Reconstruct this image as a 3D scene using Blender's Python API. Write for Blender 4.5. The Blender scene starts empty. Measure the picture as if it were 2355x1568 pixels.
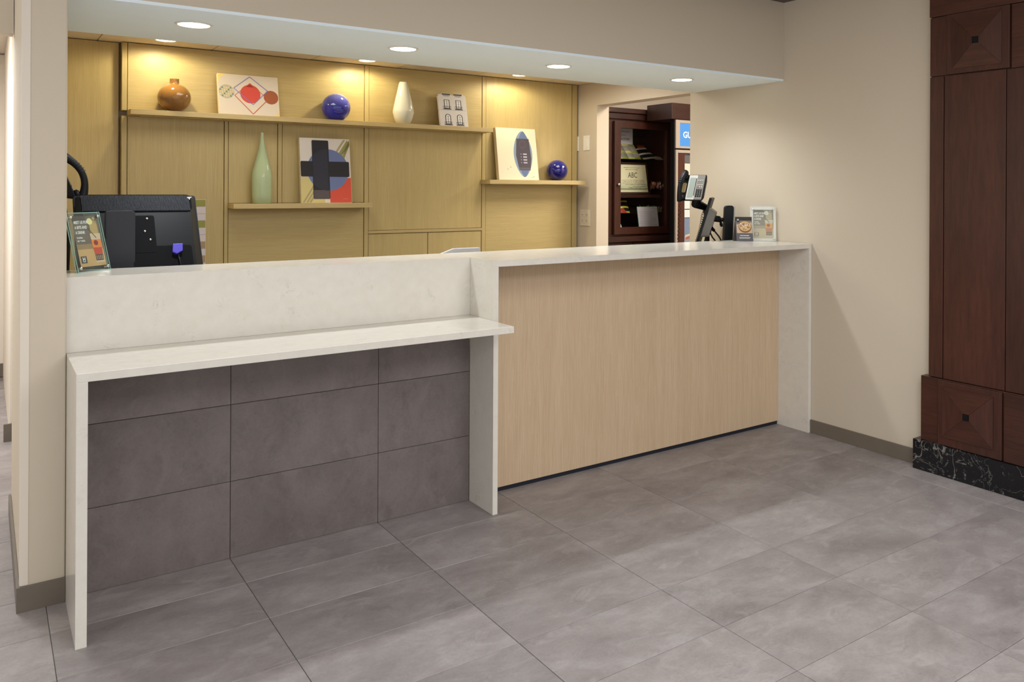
import bpy, bmesh, math, random
from mathutils import Vector, Matrix
random.seed(7)
SC = bpy.context.scene
COL = SC.collection
PI = math.pi

# ------------------------------------------------------------------ camera, exposure, world, large lights
F_PX, PX, PY, YAW, ROLL, EYE = 1888.19, 1305.92, 433.14, 0.6189, -0.0052, 1.4558
cam = bpy.data.cameras.new('camera')
camo = bpy.data.objects.new('camera', cam)
COL.objects.link(camo)
cam.sensor_width = 36.0
cam.lens = F_PX / 2355 * 36
cam.shift_x = (1177.5 - PX) / 2355
cam.shift_y = (PY - 784.0) / 2355
cam.clip_start = 0.02
_c, _s = math.cos(YAW), math.sin(YAW)
_r0, _f = Vector((_c, -_s, 0)), Vector((_s, _c, 0))
_R = math.cos(ROLL) * _r0 - math.sin(ROLL) * Vector((0, 0, 1))
_U = math.sin(ROLL) * _r0 + math.cos(ROLL) * Vector((0, 0, 1))
m = Matrix((_R, _U, -_f)).transposed().to_4x4()
m.translation = Vector((0, 0, EYE))
camo.matrix_world = m
SC.camera = camo

SC.view_settings.view_transform = 'Standard'
SC.view_settings.look = 'None'
SC.view_settings.gamma = 1.0
SC.view_settings.use_curve_mapping = False
SC.view_settings.exposure = 0.88

w = bpy.data.worlds.new('world')
SC.world = w
w.use_nodes = True
w.node_tree.nodes['Background'].inputs[0].default_value = (0.96, 0.98, 1.0, 1)
w.node_tree.nodes['Background'].inputs[1].default_value = 0.62


def area(name, loc, size, power, color, rot=(0, 0, 0), size_y=None, spread=PI):
    l = bpy.data.lights.new(name, 'AREA')
    l.energy = power
    l.color = color
    l.size = size
    if size_y:
        l.shape = 'RECTANGLE'
        l.size_y = size_y
    l.spread = spread
    o = bpy.data.objects.new(name, l)
    COL.objects.link(o)
    o.location = loc
    o.rotation_euler = rot
    return o


def spot(name, loc, power, color, angle, blend, radius, rot=(0, 0, 0)):
    l = bpy.data.lights.new(name, 'SPOT')
    l.energy = power
    l.color = color
    l.spot_size = math.radians(angle)
    l.spot_blend = blend
    l.shadow_soft_size = radius
    o = bpy.data.objects.new(name, l)
    COL.objects.link(o)
    o.location = loc
    o.rotation_euler = rot
    return o


WARM, SOFT, GOLD = (1.0, 0.92, 0.82), (0.97, 1.0, 1.03), (1.0, 0.89, 0.60)
# lobby ceiling panels over and behind the photographer, a corridor lamp, a fill light added in the side room
area('lobby_area_light', (2.2, 0.9, 2.60), 1.2, 18, SOFT, size_y=1.2)
area('lobby_area_light', (0.9, -0.9, 2.60), 1.6, 39, SOFT, size_y=1.6)
area('lobby_area_light', (3.0, -1.1, 2.60), 1.4, 24, SOFT, size_y=1.4)
area('lobby_area_light', (-0.9, 2.2, 2.60), 0.6, 3, SOFT, size_y=0.6)  # small fill added to brighten the left wall's baseboard
area('corridor_light', (-0.65, 5.6, 2.42), 0.7, 30, (0.96, 1.0, 1.04), size_y=1.6)
area('back_area_fill', (1.3, 4.75, 2.31), 0.55, 3.5, (1.0, 0.97, 0.92), size_y=0.55)  # unseen fills added to brighten the oak wall and the side wall
area('back_area_fill', (3.45, 4.70, 2.31), 0.55, 4.0, (1.0, 0.97, 0.92), size_y=0.55)
area('side_room_fill', (5.3, 4.1, 2.80), 0.9, 50, WARM, size_y=0.9)  # added fill so the side room and cabinet goods get light
# accent and counter downlights are built with their fittings further down
SOFFIT_W, ACCENT_W = 18.0, 6.0

# ------------------------------------------------------------------ materials


def lin(r, g, b):
    def f(v):
        v /= 255.0
        return v / 12.92 if v <= 0.04045 else ((v + 0.055) / 1.055) ** 2.4
    return (f(r), f(g), f(b), 1.0)


MATS = {}


def new_mat(name):
    mt = bpy.data.materials.new(name)
    mt.use_nodes = True
    nt = mt.node_tree
    p = nt.nodes['Principled BSDF']
    MATS[name] = mt
    return mt, nt, p


def plain(name, rgb, rough=0.5, metal=0.0, spec=0.5, bump=0.0, bscale=300, vary=0.0, vscale=2.0, coat=0.0):
    mt, nt, p = new_mat(name)
    p.inputs['Base Color'].default_value = lin(*rgb)
    p.inputs['Roughness'].default_value = rough
    p.inputs['Metallic'].default_value = metal
    p.inputs['Specular IOR Level'].default_value = spec
    p.inputs['Coat Weight'].default_value = coat
    tc = nt.nodes.new('ShaderNodeTexCoord')
    if vary > 0:
        n = nt.nodes.new('ShaderNodeTexNoise')
        n.inputs['Scale'].default_value = vscale
        n.inputs['Detail'].default_value = 4
        nt.links.new(tc.outputs['Object'], n.inputs['Vector'])
        mx = nt.nodes.new('ShaderNodeMix')
        mx.data_type = 'RGBA'
        c = lin(*rgb)
        mx.inputs[6].default_value = tuple(v * (1 - vary) for v in c[:3]) + (1,)
        mx.inputs[7].default_value = tuple(min(1, v * (1 + vary)) for v in c[:3]) + (1,)
        nt.links.new(n.outputs['Fac'], mx.inputs[0])
        nt.links.new(mx.outputs[2], p.inputs['Base Color'])
    if bump > 0:
        n2 = nt.nodes.new('ShaderNodeTexNoise')
        n2.inputs['Scale'].default_value = bscale
        nt.links.new(tc.outputs['Object'], n2.inputs['Vector'])
        b = nt.nodes.new('ShaderNodeBump')
        b.inputs['Strength'].default_value = bump
        b.inputs['Distance'].default_value = 0.002
        nt.links.new(n2.outputs['Fac'], b.inputs['Height'])
        nt.links.new(b.outputs['Normal'], p.inputs['Normal'])
    return mt


def obj_vec(nt, scale, spread=7.0):
    """object coordinates moved by a random offset per object, then stretched"""
    tc = nt.nodes.new('ShaderNodeTexCoord')
    oi = nt.nodes.new('ShaderNodeObjectInfo')
    mu = nt.nodes.new('ShaderNodeMath')
    mu.operation = 'MULTIPLY'
    mu.inputs[1].default_value = spread
    nt.links.new(oi.outputs['Random'], mu.inputs[0])
    ad = nt.nodes.new('ShaderNodeVectorMath')
    ad.operation = 'ADD'
    nt.links.new(tc.outputs['Object'], ad.inputs[0])
    nt.links.new(mu.outputs[0], ad.inputs[1])
    mp = nt.nodes.new('ShaderNodeVectorMath')
    mp.operation = 'MULTIPLY'
    mp.inputs[1].default_value = scale
    nt.links.new(ad.outputs[0], mp.inputs[0])
    return mp.outputs[0], ad.outputs[0], oi.outputs['Random']


def noise(nt, vec, scale, detail=4, rough=0.5, dist=0.0):
    n = nt.nodes.new('ShaderNodeTexNoise')
    n.inputs['Scale'].default_value = scale
    n.inputs['Detail'].default_value = detail
    n.inputs['Roughness'].default_value = rough
    n.inputs['Distortion'].default_value = dist
    nt.links.new(vec, n.inputs['Vector'])
    return n.outputs['Fac']


def ramp(nt, fac, stops):
    r = nt.nodes.new('ShaderNodeValToRGB')
    el = r.color_ramp.elements
    while len(el) < len(stops):
        el.new(0.5)
    for e, (pos, c) in zip(el, stops):
        e.position = pos
        e.color = c
    nt.links.new(fac, r.inputs[0])
    return r.outputs[0]


def mix(nt, fac, a, b, mode='MIX'):
    mx = nt.nodes.new('ShaderNodeMix')
    mx.data_type = 'RGBA'
    mx.blend_type = mode
    for sock, v in ((mx.inputs[0], fac), (mx.inputs[6], a), (mx.inputs[7], b)):
        if isinstance(v, (int, float, tuple)):
            sock.default_value = v
        else:
            nt.links.new(v, sock)
    return mx.outputs[2]


def wood(name, dark, light, axis, fine=260, broad=9, rough=0.45, tone=0.06, fleck=0.0, coat=0.0, broadc=0.80, k=0.022):
    mt, nt, p = new_mat(name)
    sc = {'z': (1, 1, k), 'x': (k, 1, 1), 'y': (1, k, 1)}[axis]
    v, _, rnd = obj_vec(nt, sc)
    n1 = noise(nt, v, fine, 3, 0.6)
    n2 = noise(nt, v, broad, 5, 0.55, 0.6)
    c1 = ramp(nt, n1, [(0.30, lin(*dark)), (0.68, lin(*light))])
    c2 = ramp(nt, n2, [(0.30, (broadc, broadc * 0.98, broadc * 0.95, 1)), (0.62, (1, 1, 1, 1))])
    c = mix(nt, 0.75, c1, c2, 'MULTIPLY')
    if fleck > 0:
        sc2 = {'z': (1, 1, 0.22), 'x': (0.22, 1, 1), 'y': (1, 0.22, 1)}[axis]
        v2, _, _ = obj_vec(nt, sc2)
        f = noise(nt, v2, 70, 2, 0.6, 1.2)
        fm = ramp(nt, f, [(0.66, (0, 0, 0, 1)), (0.74, (1, 1, 1, 1))])
        c = mix(nt, fm, c, mix(nt, fleck, c, lin(235, 212, 176)))
    t = ramp(nt, rnd, [(0.0, (1 - tone, 1 - tone, 1 - tone, 1)), (1.0, (1, 1, 1, 1))])
    c = mix(nt, 1.0, c, t, 'MULTIPLY')
    nt.links.new(c, p.inputs['Base Color'])
    p.inputs['Roughness'].default_value = rough
    p.inputs['Coat Weight'].default_value = coat
    b = nt.nodes.new('ShaderNodeBump')
    b.inputs['Strength'].default_value = 0.12
    b.inputs['Distance'].default_value = 0.001
    nt.links.new(n1, b.inputs['Height'])
    nt.links.new(b.outputs['Normal'], p.inputs['Normal'])
    return mt


def stone_tile(name, c_dark, c_mid, c_light, rough, stretch, tone):
    mt, nt, p = new_mat(name)
    v, raw, rnd = obj_vec(nt, stretch, 23.0)
    n1 = noise(nt, v, 3.6, 9, 0.68, 0.3)
    n2 = noise(nt, raw, 95, 3, 0.7)
    n3 = noise(nt, v, 11.0, 7, 0.72, 0.5)
    c = ramp(nt, n1, [(0.30, lin(*c_dark)), (0.52, lin(*c_mid)), (0.74, lin(*c_light))])
    sp = ramp(nt, n2, [(0.25, (0.86, 0.86, 0.86, 1)), (0.5, (1, 1, 1, 1)), (0.78, (1.10, 1.09, 1.08, 1))])
    c = mix(nt, 0.7, c, sp, 'MULTIPLY')
    pit = ramp(nt, n3, [(0.34, (0.78, 0.78, 0.78, 1)), (0.46, (1, 1, 1, 1))])
    patch = ramp(nt, noise(nt, v, 2.1, 3, 0.5, 0.4), [(0.46, (0, 0, 0, 1)), (0.60, (1, 1, 1, 1))])
    c = mix(nt, mix(nt, 1.0, patch, (0.75, 0.75, 0.75, 1), 'MULTIPLY'), c, mix(nt, 1.0, c, pit, 'MULTIPLY'))
    lite = ramp(nt, noise(nt, v, 6.5, 8, 0.7, 0.8), [(0.54, (0, 0, 0, 1)), (0.66, (0.55, 0.55, 0.55, 1))])
    c = mix(nt, lite, c, lin(*c_light))
    vein = ramp(nt, noise(nt, v, 3.0, 6, 0.6, 0.6), [(0.492, (1, 1, 1, 1)), (0.50, (0.80, 0.79, 0.78, 1)), (0.508, (1, 1, 1, 1))])
    c = mix(nt, mix(nt, 1.0, patch, (0.5, 0.5, 0.5, 1), 'MULTIPLY'), c, mix(nt, 1.0, c, vein, 'MULTIPLY'))
    t = ramp(nt, rnd, [(0.0, (1 - tone, 1 - tone, 1 - tone, 1)), (1.0, (1 + tone * 0.6, 1 + tone * 0.6, 1 + tone * 0.6, 1))])
    c = mix(nt, 1.0, c, t, 'MULTIPLY')
    nt.links.new(c, p.inputs['Base Color'])
    p.inputs['Roughness'].default_value = rough
    p.inputs['Specular IOR Level'].default_value = 0.4
    b = nt.nodes.new('ShaderNodeBump')
    b.inputs['Strength'].default_value = 0.08
    b.inputs['Distance'].default_value = 0.002
    nt.links.new(n2, b.inputs['Height'])
    nt.links.new(b.outputs['Normal'], p.inputs['Normal'])
    return mt


def quartz(name):
    mt, nt, p = new_mat(name)
    v, raw, _ = obj_vec(nt, (1, 1, 1), 0.0)
    n1 = noise(nt, v, 15, 8, 0.66, 1.2)
    # thin broken veins: the narrow band where the noise crosses a level, gated by a second noise
    band = ramp(nt, n1, [(0.488, (0, 0, 0, 1)), (0.50, (1, 1, 1, 1)), (0.512, (0, 0, 0, 1))])
    gate = ramp(nt, noise(nt, v, 9.0, 3, 0.6), [(0.55, (0, 0, 0, 1)), (0.66, (1, 1, 1, 1))])
    fm = mix(nt, 1.0, band, gate, 'MULTIPLY')
    n2 = noise(nt, raw, 22, 4, 0.6)
    base = ramp(nt, n2, [(0.30, lin(217, 210, 198)), (0.70, lin(222, 216, 205))])
    fm2 = nt.nodes.new('ShaderNodeMath')
    fm2.operation = 'MULTIPLY'
    fm2.inputs[1].default_value = 0.55
    nt.links.new(fm, fm2.inputs[0])
    c = mix(nt, fm2.outputs[0], base, lin(150, 150, 146))
    nt.links.new(c, p.inputs['Base Color'])
    p.inputs['Roughness'].default_value = 0.16
    return mt


def marble(name):
    mt, nt, p = new_mat(name)
    v, raw, _ = obj_vec(nt, (1, 1, 1), 5.0)
    n1 = noise(nt, v, 3.2, 5, 0.55, 0.5)
    band = ramp(nt, n1, [(0.494, (0, 0, 0, 1)), (0.50, (0.8, 0.8, 0.8, 1)), (0.506, (0, 0, 0, 1))])
    sp = ramp(nt, noise(nt, raw, 38, 5, 0.7), [(0.60, (0, 0, 0, 1)), (0.72, (0.5, 0.5, 0.5, 1))])
    band2 = ramp(nt, noise(nt, raw, 6.5, 4, 0.55, 0.9), [(0.494, (0, 0, 0, 1)), (0.50, (0.5, 0.5, 0.5, 1)), (0.506, (0, 0, 0, 1))])
    fm = mix(nt, 1.0, mix(nt, 1.0, band, band2, 'ADD'), sp, 'ADD')
    c = mix(nt, fm, lin(16, 16, 19), lin(150, 146, 140))
    nt.links.new(c, p.inputs['Base Color'])
    p.inputs['Roughness'].default_value = 0.16
    return mt


def thin_glass(name, tint=(1, 1, 1, 1), gloss=0.08, rough=0.02):
    mt = bpy.data.materials.new(name)
    mt.use_nodes = True
    nt = mt.node_tree
    nt.nodes.clear()
    out = nt.nodes.new('ShaderNodeOutputMaterial')
    t = nt.nodes.new('ShaderNodeBsdfTransparent')
    t.inputs[0].default_value = tint
    g = nt.nodes.new('ShaderNodeBsdfGlossy')
    g.inputs['Roughness'].default_value = rough
    mx = nt.nodes.new('ShaderNodeMixShader')
    mx.inputs[0].default_value = gloss
    nt.links.new(t.outputs[0], mx.inputs[1])
    nt.links.new(g.outputs[0], mx.inputs[2])
    nt.links.new(mx.outputs[0], out.inputs[0])
    MATS[name] = mt
    return mt


def body_glass(name, rgb, trans, rough=0.06, coat=0.4, ior=1.35, top=None, z0=0.0, z1=1.0):
    """coloured blown glass; a second colour may blend in towards the top, on the globes as painted reflected light"""
    mt, nt, p = new_mat(name)
    p.inputs['Base Color'].default_value = lin(*rgb)
    p.inputs['Transmission Weight'].default_value = trans
    p.inputs['Roughness'].default_value = rough
    p.inputs['IOR'].default_value = ior
    p.inputs['Coat Weight'].default_value = coat
    p.inputs['Coat Roughness'].default_value = 0.02
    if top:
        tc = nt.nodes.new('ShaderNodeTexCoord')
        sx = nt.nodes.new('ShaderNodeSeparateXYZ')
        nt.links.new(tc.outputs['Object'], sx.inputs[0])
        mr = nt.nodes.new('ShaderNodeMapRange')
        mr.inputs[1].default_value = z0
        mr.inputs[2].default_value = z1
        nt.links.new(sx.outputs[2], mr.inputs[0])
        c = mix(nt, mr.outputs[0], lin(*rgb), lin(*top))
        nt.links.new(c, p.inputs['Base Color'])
    return mt


def glow(name, rgb, strength):
    mt = bpy.data.materials.new(name)
    mt.use_nodes = True
    nt = mt.node_tree
    nt.nodes.clear()
    out = nt.nodes.new('ShaderNodeOutputMaterial')
    e = nt.nodes.new('ShaderNodeEmission')
    e.inputs[0].default_value = lin(*rgb)
    e.inputs[1].default_value = strength
    nt.links.new(e.outputs[0], out.inputs[0])
    MATS[name] = mt
    return mt


PAINT = plain('beige_paint', (205, 192, 172), 0.75, spec=0.25, bump=0.05, bscale=420)
CREAM = plain('cream_paint', (226, 215, 200), 0.7, spec=0.25, bump=0.05, bscale=420)
WHITEP = plain('white_soffit_paint', (236, 248, 255), 0.7, spec=0.25, bump=0.03, bscale=420)
CEILT = plain('ceiling_tile_face', (222, 208, 184), 0.9, spec=0.1, bump=0.5, bscale=160)
LOBBYC = plain('lobby_ceiling_paint', (196, 186, 172), 0.8, spec=0.2)
FLOORT = stone_tile('grey_floor_tile', (129, 121, 119), (147, 139, 137), (166, 159, 157), 0.46, (1.0, 1.7, 1.0), 0.10)
WALLT = stone_tile('grey_desk_tile', (106, 96, 93), (119, 109, 106), (130, 120, 117), 0.5, (1.4, 1.4, 1.0), 0.10)
GROUT = plain('grout', (118, 111, 107), 0.9, vary=0.15, vscale=30)
SKIRT = plain('stone_skirting', (112, 102, 90), 0.55, vary=0.12, vscale=14)
QUARTZ = quartz('white_quartz')
OAKV = wood('oak_front_vertical', (196, 169, 138), (212, 187, 155), 'z', fine=330, broad=26, tone=0.0, fleck=0.2, broadc=0.93)
OAKBV = wood('oak_wall_vertical', (187, 164, 108), (200, 178, 121), 'z', fine=300, broad=16, broadc=0.9)
OAKBH = wood('oak_wall_horizontal', (187, 164, 108), (200, 178, 121), 'x', fine=300, broad=16, broadc=0.9, fleck=0.12)
OAKS = wood('oak_shelf', (194, 169, 114), (210, 187, 132), 'x', fine=300, broad=12)
CHERRYZ = wood('dark_cherry_vertical', (64, 34, 25), (80, 44, 32), 'z', fine=70, broad=9, broadc=0.62, k=0.10, rough=0.32, tone=0.25)
CHERRYY = wood('dark_cherry_along_wall', (66, 34, 24), (84, 46, 32), 'y', fine=70, broad=9, broadc=0.62, k=0.10, rough=0.32, tone=0.25)
CHERRYX = wood('dark_cherry_across', (52, 30, 25), (70, 42, 34), 'x', fine=70, broad=9, broadc=0.62, k=0.10, rough=0.32, tone=0.25)
MARBLE = marble('black_marble')
BLACK = plain('black_plastic', (13, 13, 16), 0.45, spec=0.22, vary=0.1, vscale=20)
BLACKM = plain('matt_black', (7, 7, 9), 0.7, spec=0.12)
CHAR = plain('charcoal_plastic', (48, 49, 55), 0.5, spec=0.3, bump=0.2, bscale=900)
GREYP = plain('grey_plastic', (112, 108, 102), 0.4)
SILVER = plain('silver_plastic', (176, 172, 162), 0.38)
LCD = plain('lcd_screen', (140, 147, 138), 0.25)
WHITEPL = plain('white_plastic', (236, 232, 224), 0.35)
CREAMPL = plain('ivory_plastic', (222, 210, 190), 0.4)
CHROME = plain('chrome', (214, 214, 214), 0.18, metal=1.0)
NAVY = plain('navy_kick_plate', (22, 26, 38), 0.5)
PURPLE = plain('violet_plug', (72, 62, 176), 0.4)
PANE = thin_glass('clear_pane', (0.97, 0.98, 0.97, 1), 0.04)
ACRYL = thin_glass('clear_acrylic', (0.96, 0.985, 0.975, 1), 0.07)
ACRYE = plain('acrylic_edge', (150, 190, 178), 0.15)
LAMPW = glow('lamp_lens_white', (255, 252, 244), 6.0)
LAMPG = glow('lamp_lens_warm', (255, 244, 214), 6.0)
SCREEN = glow('blue_screen', (112, 180, 250), 0.50)
PAPER = plain('paper', (214, 210, 206), 0.8)
CREMEP = plain('cream_paper', (226, 219, 186), 0.8)
LILACP = plain('lilac_paper', (196, 192, 206), 0.8)


def ink(r, g, b, rough=0.7):
    n = f'ink_{r}_{g}_{b}'
    return MATS.get(n) or plain(n, (r, g, b), rough)


# ------------------------------------------------------------------ building helpers
WORLD = {}


class MB:
    """collects simple solids into one mesh; coordinates are world unless a matrix is given"""

    def __init__(self, M=None):
        self.v, self.f, self.mi, self.sm = [], [], [], []
        self.M = M

    def add(self, vs, fs, mi=0, smooth=False, M=None):
        M = M or self.M
        b = len(self.v)
        for p in vs:
            p = Vector(p)
            self.v.append(M @ p if M else p)
        for f in fs:
            self.f.append([b + i for i in f])
            self.mi.append(mi)
            self.sm.append(smooth)
        return self

    def box(self, x0, x1, y0, y1, z0, z1, mi=0, M=None):
        vs = [(x, y, z) for z in (z0, z1) for y in (y0, y1) for x in (x0, x1)]
        fs = [(0, 2, 3, 1), (4, 5, 7, 6), (0, 1, 5, 4), (2, 6, 7, 3), (0, 4, 6, 2), (1, 3, 7, 5)]
        return self.add(vs, fs, mi, False, M)

    def prism(self, pts, h0, h1, axis='z', mi=0, M=None):
        """polygon extruded along an axis; pts are the two other coordinates in x,y,z order"""
        n = len(pts)
        def P(a, b, h):
            return {'z': (a, b, h), 'y': (a, h, b), 'x': (h, a, b)}[axis]
        vs = [P(a, b, h0) for a, b in pts] + [P(a, b, h1) for a, b in pts]
        fs = [list(range(n))[::-1], list(range(n, 2 * n))]
        fs += [(i, (i + 1) % n, n + (i + 1) % n, n + i) for i in range(n)]
        return self.add(vs, fs, mi, False, M)

    def lathe(self, prof, c=(0, 0, 0), seg=32, mi=0, M=None, close=True):
        vs, fs = [], []
        n = len(prof)
        for r, z in prof:
            for k in range(seg):
                a = 2 * PI * k / seg
                vs.append((c[0] + r * math.cos(a), c[1] + r * math.sin(a), c[2] + z))
        for i in range(n - 1):
            for k in range(seg):
                k2 = (k + 1) % seg
                fs.append((i * seg + k, i * seg + k2, (i + 1) * seg + k2, (i + 1) * seg + k))
        if close:
            fs.append(list(range(seg))[::-1])
            fs.append([(n - 1) * seg + k for k in range(seg)])
        return self.add(vs, fs, mi, True, M)

    def tube(self, path, r, seg=8, mi=0, M=None):
        path = [Vector(p) for p in path]
        vs, fs = [], []
        n = len(path)
        ref = Vector((0.13, 0.31, 0.94))
        for i, p in enumerate(path):
            d = (path[min(i + 1, n - 1)] - path[max(i - 1, 0)]).normalized()
            a = d.cross(ref)
            if a.length < 1e-4:
                a = d.cross(Vector((1, 0, 0)))
            a.normalize()
            b = d.cross(a)
            rr = r[i] if isinstance(r, (list, tuple)) else r
            for k in range(seg):
                t = 2 * PI * k / seg
                vs.append(p + rr * (math.cos(t) * a + math.sin(t) * b))
        for i in range(n - 1):
            for k in range(seg):
                k2 = (k + 1) % seg
                fs.append((i * seg + k, i * seg + k2, (i + 1) * seg + k2, (i + 1) * seg + k))
        fs.append(list(range(seg))[::-1])
        fs.append([(n - 1) * seg + k for k in range(seg)])
        return self.add(vs, fs, mi, True, M)

    def flat(self, pts, mi=0, h=0.0, M=None):
        """flat polygon on a print plane (u, v), lifted h off it"""
        return self.add([(a, b, h) for a, b in pts], [list(range(len(pts)))], mi, False, M)

    def build(self, name, mats, parent=None, bevel=0.0, seg=2, world=True, **props):
        me = bpy.data.meshes.new(name)
        Wm = WORLD.get(parent.name) if parent else None
        inv = Wm.inverted() if (Wm and world) else None
        me.from_pydata([tuple(inv @ p) if inv else tuple(p) for p in self.v], [], self.f)
        mats = mats if isinstance(mats, (list, tuple)) else [mats]
        for mt in mats:
            me.materials.append(mt)
        for pl, i, sm in zip(me.polygons, self.mi, self.sm):
            pl.material_index = i
            pl.use_smooth = sm
        bm = bmesh.new()
        bm.from_mesh(me)
        if not any(len(f) < 0 for f in self.f):
            bmesh.ops.recalc_face_normals(bm, faces=bm.faces) if props.pop('recalc', True) else None
        if bevel > 0:
            es = [e for e in bm.edges if len(e.link_faces) == 2 and e.calc_face_angle(0) > 0.6]
            bmesh.ops.bevel(bm, geom=es, offset=bevel, segments=seg, affect='EDGES', profile=0.6, clamp_overlap=True)
        bm.to_mesh(me)
        bm.free()
        o = bpy.data.objects.new(name, me)
        COL.objects.link(o)
        if parent:
            o.parent = parent
            WORLD[o.name] = Wm
        else:
            WORLD[o.name] = Matrix.Identity(4)
        for k, v in props.items():
            o[k] = v
        return o


def thing(name, label, cat, loc=(0, 0, 0), rotz=0.0, group=None):
    o = bpy.data.objects.new(name, None)
    COL.objects.link(o)
    o.empty_display_size = 0.05
    o.location = loc
    o.rotation_euler = (0, 0, rotz)
    o['label'] = label
    o['category'] = cat
    if group:
        o['group'] = group
    WORLD[o.name] = Matrix.Translation(loc) @ Matrix.Rotation(rotz, 4, 'Z')
    return o


def tag(o, label, cat, group=None):
    o['label'] = label
    o['category'] = cat
    if group:
        o['group'] = group
    return o


def basis(origin, u, v):
    """matrix taking print coordinates (u right, v up, n out) to the world"""
    u, v = Vector(u).normalized(), Vector(v).normalized()
    n = u.cross(v)
    M = Matrix((u, v, n)).transposed().to_4x4()
    M.translation = Vector(origin)
    return M


def circle(cx, cy, r, n=36, ry=None, a0=0.0, a1=2 * PI):
    full = abs(a1 - a0 - 2 * PI) < 1e-6
    k = n if full else n + 1
    return [(cx + r * math.cos(a0 + (a1 - a0) * i / n), cy + (ry or r) * math.sin(a0 + (a1 - a0) * i / n)) for i in range(k)]


def rrect(x0, x1, y0, y1, r, n=5):
    pts = []
    for cx, cy, a in ((x1 - r, y1 - r, 0), (x0 + r, y1 - r, PI / 2), (x0 + r, y0 + r, PI), (x1 - r, y0 + r, 1.5 * PI)):
        pts += [(cx + r * math.cos(a + PI / 2 * i / n), cy + r * math.sin(a + PI / 2 * i / n)) for i in range(n + 1)]
    return pts


def line(p, q, wd):
    (x0, y0), (x1, y1) = p, q
    L = math.hypot(x1 - x0, y1 - y0)
    a, b = -(y1 - y0) / L * wd / 2, (x1 - x0) / L * wd / 2
    return [(x0 + a, y0 + b), (x0 - a, y0 - b), (x1 - a, y1 - b), (x1 + a, y1 + b)]


def lettering(mb, text, x, y, size, mi=0, h=0.0, align='LEFT', xs=1.0, M=None, shear=0.0, bold=0.0):
    cu = bpy.data.curves.new('lettering_source', 'FONT')
    cu.body = text
    cu.size = size
    cu.align_x = align
    cu.shear = shear
    cu.offset = bold
    cu.resolution_u = 2
    ob = bpy.data.objects.new('lettering_source', cu)
    COL.objects.link(ob)
    dg = bpy.context.evaluated_depsgraph_get()
    me = bpy.data.meshes.new_from_object(ob.evaluated_get(dg))
    vs = [(x + p.co.x * xs, y + p.co.y, h) for p in me.vertices]
    fs = [list(p.vertices) for p in me.polygons]
    mb.add(vs, fs, mi, False, M)
    bpy.data.objects.remove(ob)
    bpy.data.curves.remove(cu)
    bpy.data.meshes.remove(me)


def structure(name, mb, mats, parent=None, **k):
    o = mb.build(name, mats, parent, **k)
    if not parent:
        o['kind'] = 'structure'
    return o


# ------------------------------------------------------------------ room shell
H = 1.132                     # tall counter
XR, YB = 4.055, 5.54          # right wall face, oak wall face
SOF_Z, SOF_Y0, SOF_Y1 = 2.13, 3.386, 4.17

# floor: grout bed with loose tiles laid on it
floor = structure('floor', MB().box(-1.6, 8.2, -3.2, 8.0, -0.08, -0.004), GROUT)
TX0, TW, TY0, TD, GAP = 0.7936, 0.61, 3.143, 0.305, 0.0020
tile_cache = {}


def floor_tile(x0, x1, y0, y1):
    k = (round(x1 - x0, 4), round(y1 - y0, 4))
    cx, cy = (x0 + x1) / 2, (y0 + y1) / 2
    if k not in tile_cache:
        hx, hy = (x1 - x0 - GAP) / 2, (y1 - y0 - GAP) / 2
        e = 0.0012
        b = MB()
        vs = [(-hx, -hy, -0.0039), (hx, -hy, -0.0039), (hx, hy, -0.0039), (-hx, hy, -0.0039),
              (-hx, -hy, -e), (hx, -hy, -e), (hx, hy, -e), (-hx, hy, -e),
              (-hx + e, -hy + e, 0), (hx - e, -hy + e, 0), (hx - e, hy - e, 0), (-hx + e, hy - e, 0)]
        fs = [(8, 9, 10, 11)]
        for i in range(4):
            j = (i + 1) % 4
            fs += [(i, j, 4 + j, 4 + i), (4 + i, 4 + j, 8 + j, 8 + i)]
        b.add(vs, fs)
        o = b.build('tile', FLOORT, floor, recalc=False)
        tile_cache[k] = o
    else:
        o = tile_cache[k].copy()
        COL.objects.link(o)
    o.location = (cx, cy, 0)


for i in range(-4, 6):
    x0, x1 = TX0 + i * TW, min(TX0 + (i + 1) * TW, XR - 0.002)
    for j in range(-15, 12):
        y0, y1 = TY0 - (j + 1) * TD, TY0 - j * TD
        if y0 > 3.45 and i > -2:
            continue
        if y1 > 7.6 or (i == -4 and y1 > 3.5):
            continue
        floor_tile(x0, x1, y0, y1)

# left: end of the partition wall between desk and corridor
wl = structure('wall_left', MB().box(0.108, 0.24, 3.365, 4.40, 0, 2.70), PAINT, bevel=0.006)
MB().prism([(0.106, 3.3635), (0.131, 3.3635), (0.131, 3.3655), (0.108, 3.3655), (0.108, 3.39), (0.106, 3.39)], 0.088, 2.69).build('lit_corner_bead', CREAM, wl)  # paler strip paints the light gradient of the rounded corner
structure('baseboard_left', MB().box(0.0975, 0.24, 3.355, 3.3645, 0, 0.086).box(0.0975, 0.1075, 3.3646, 4.40, 0, 0.086), SKIRT, bevel=0.001)
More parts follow.
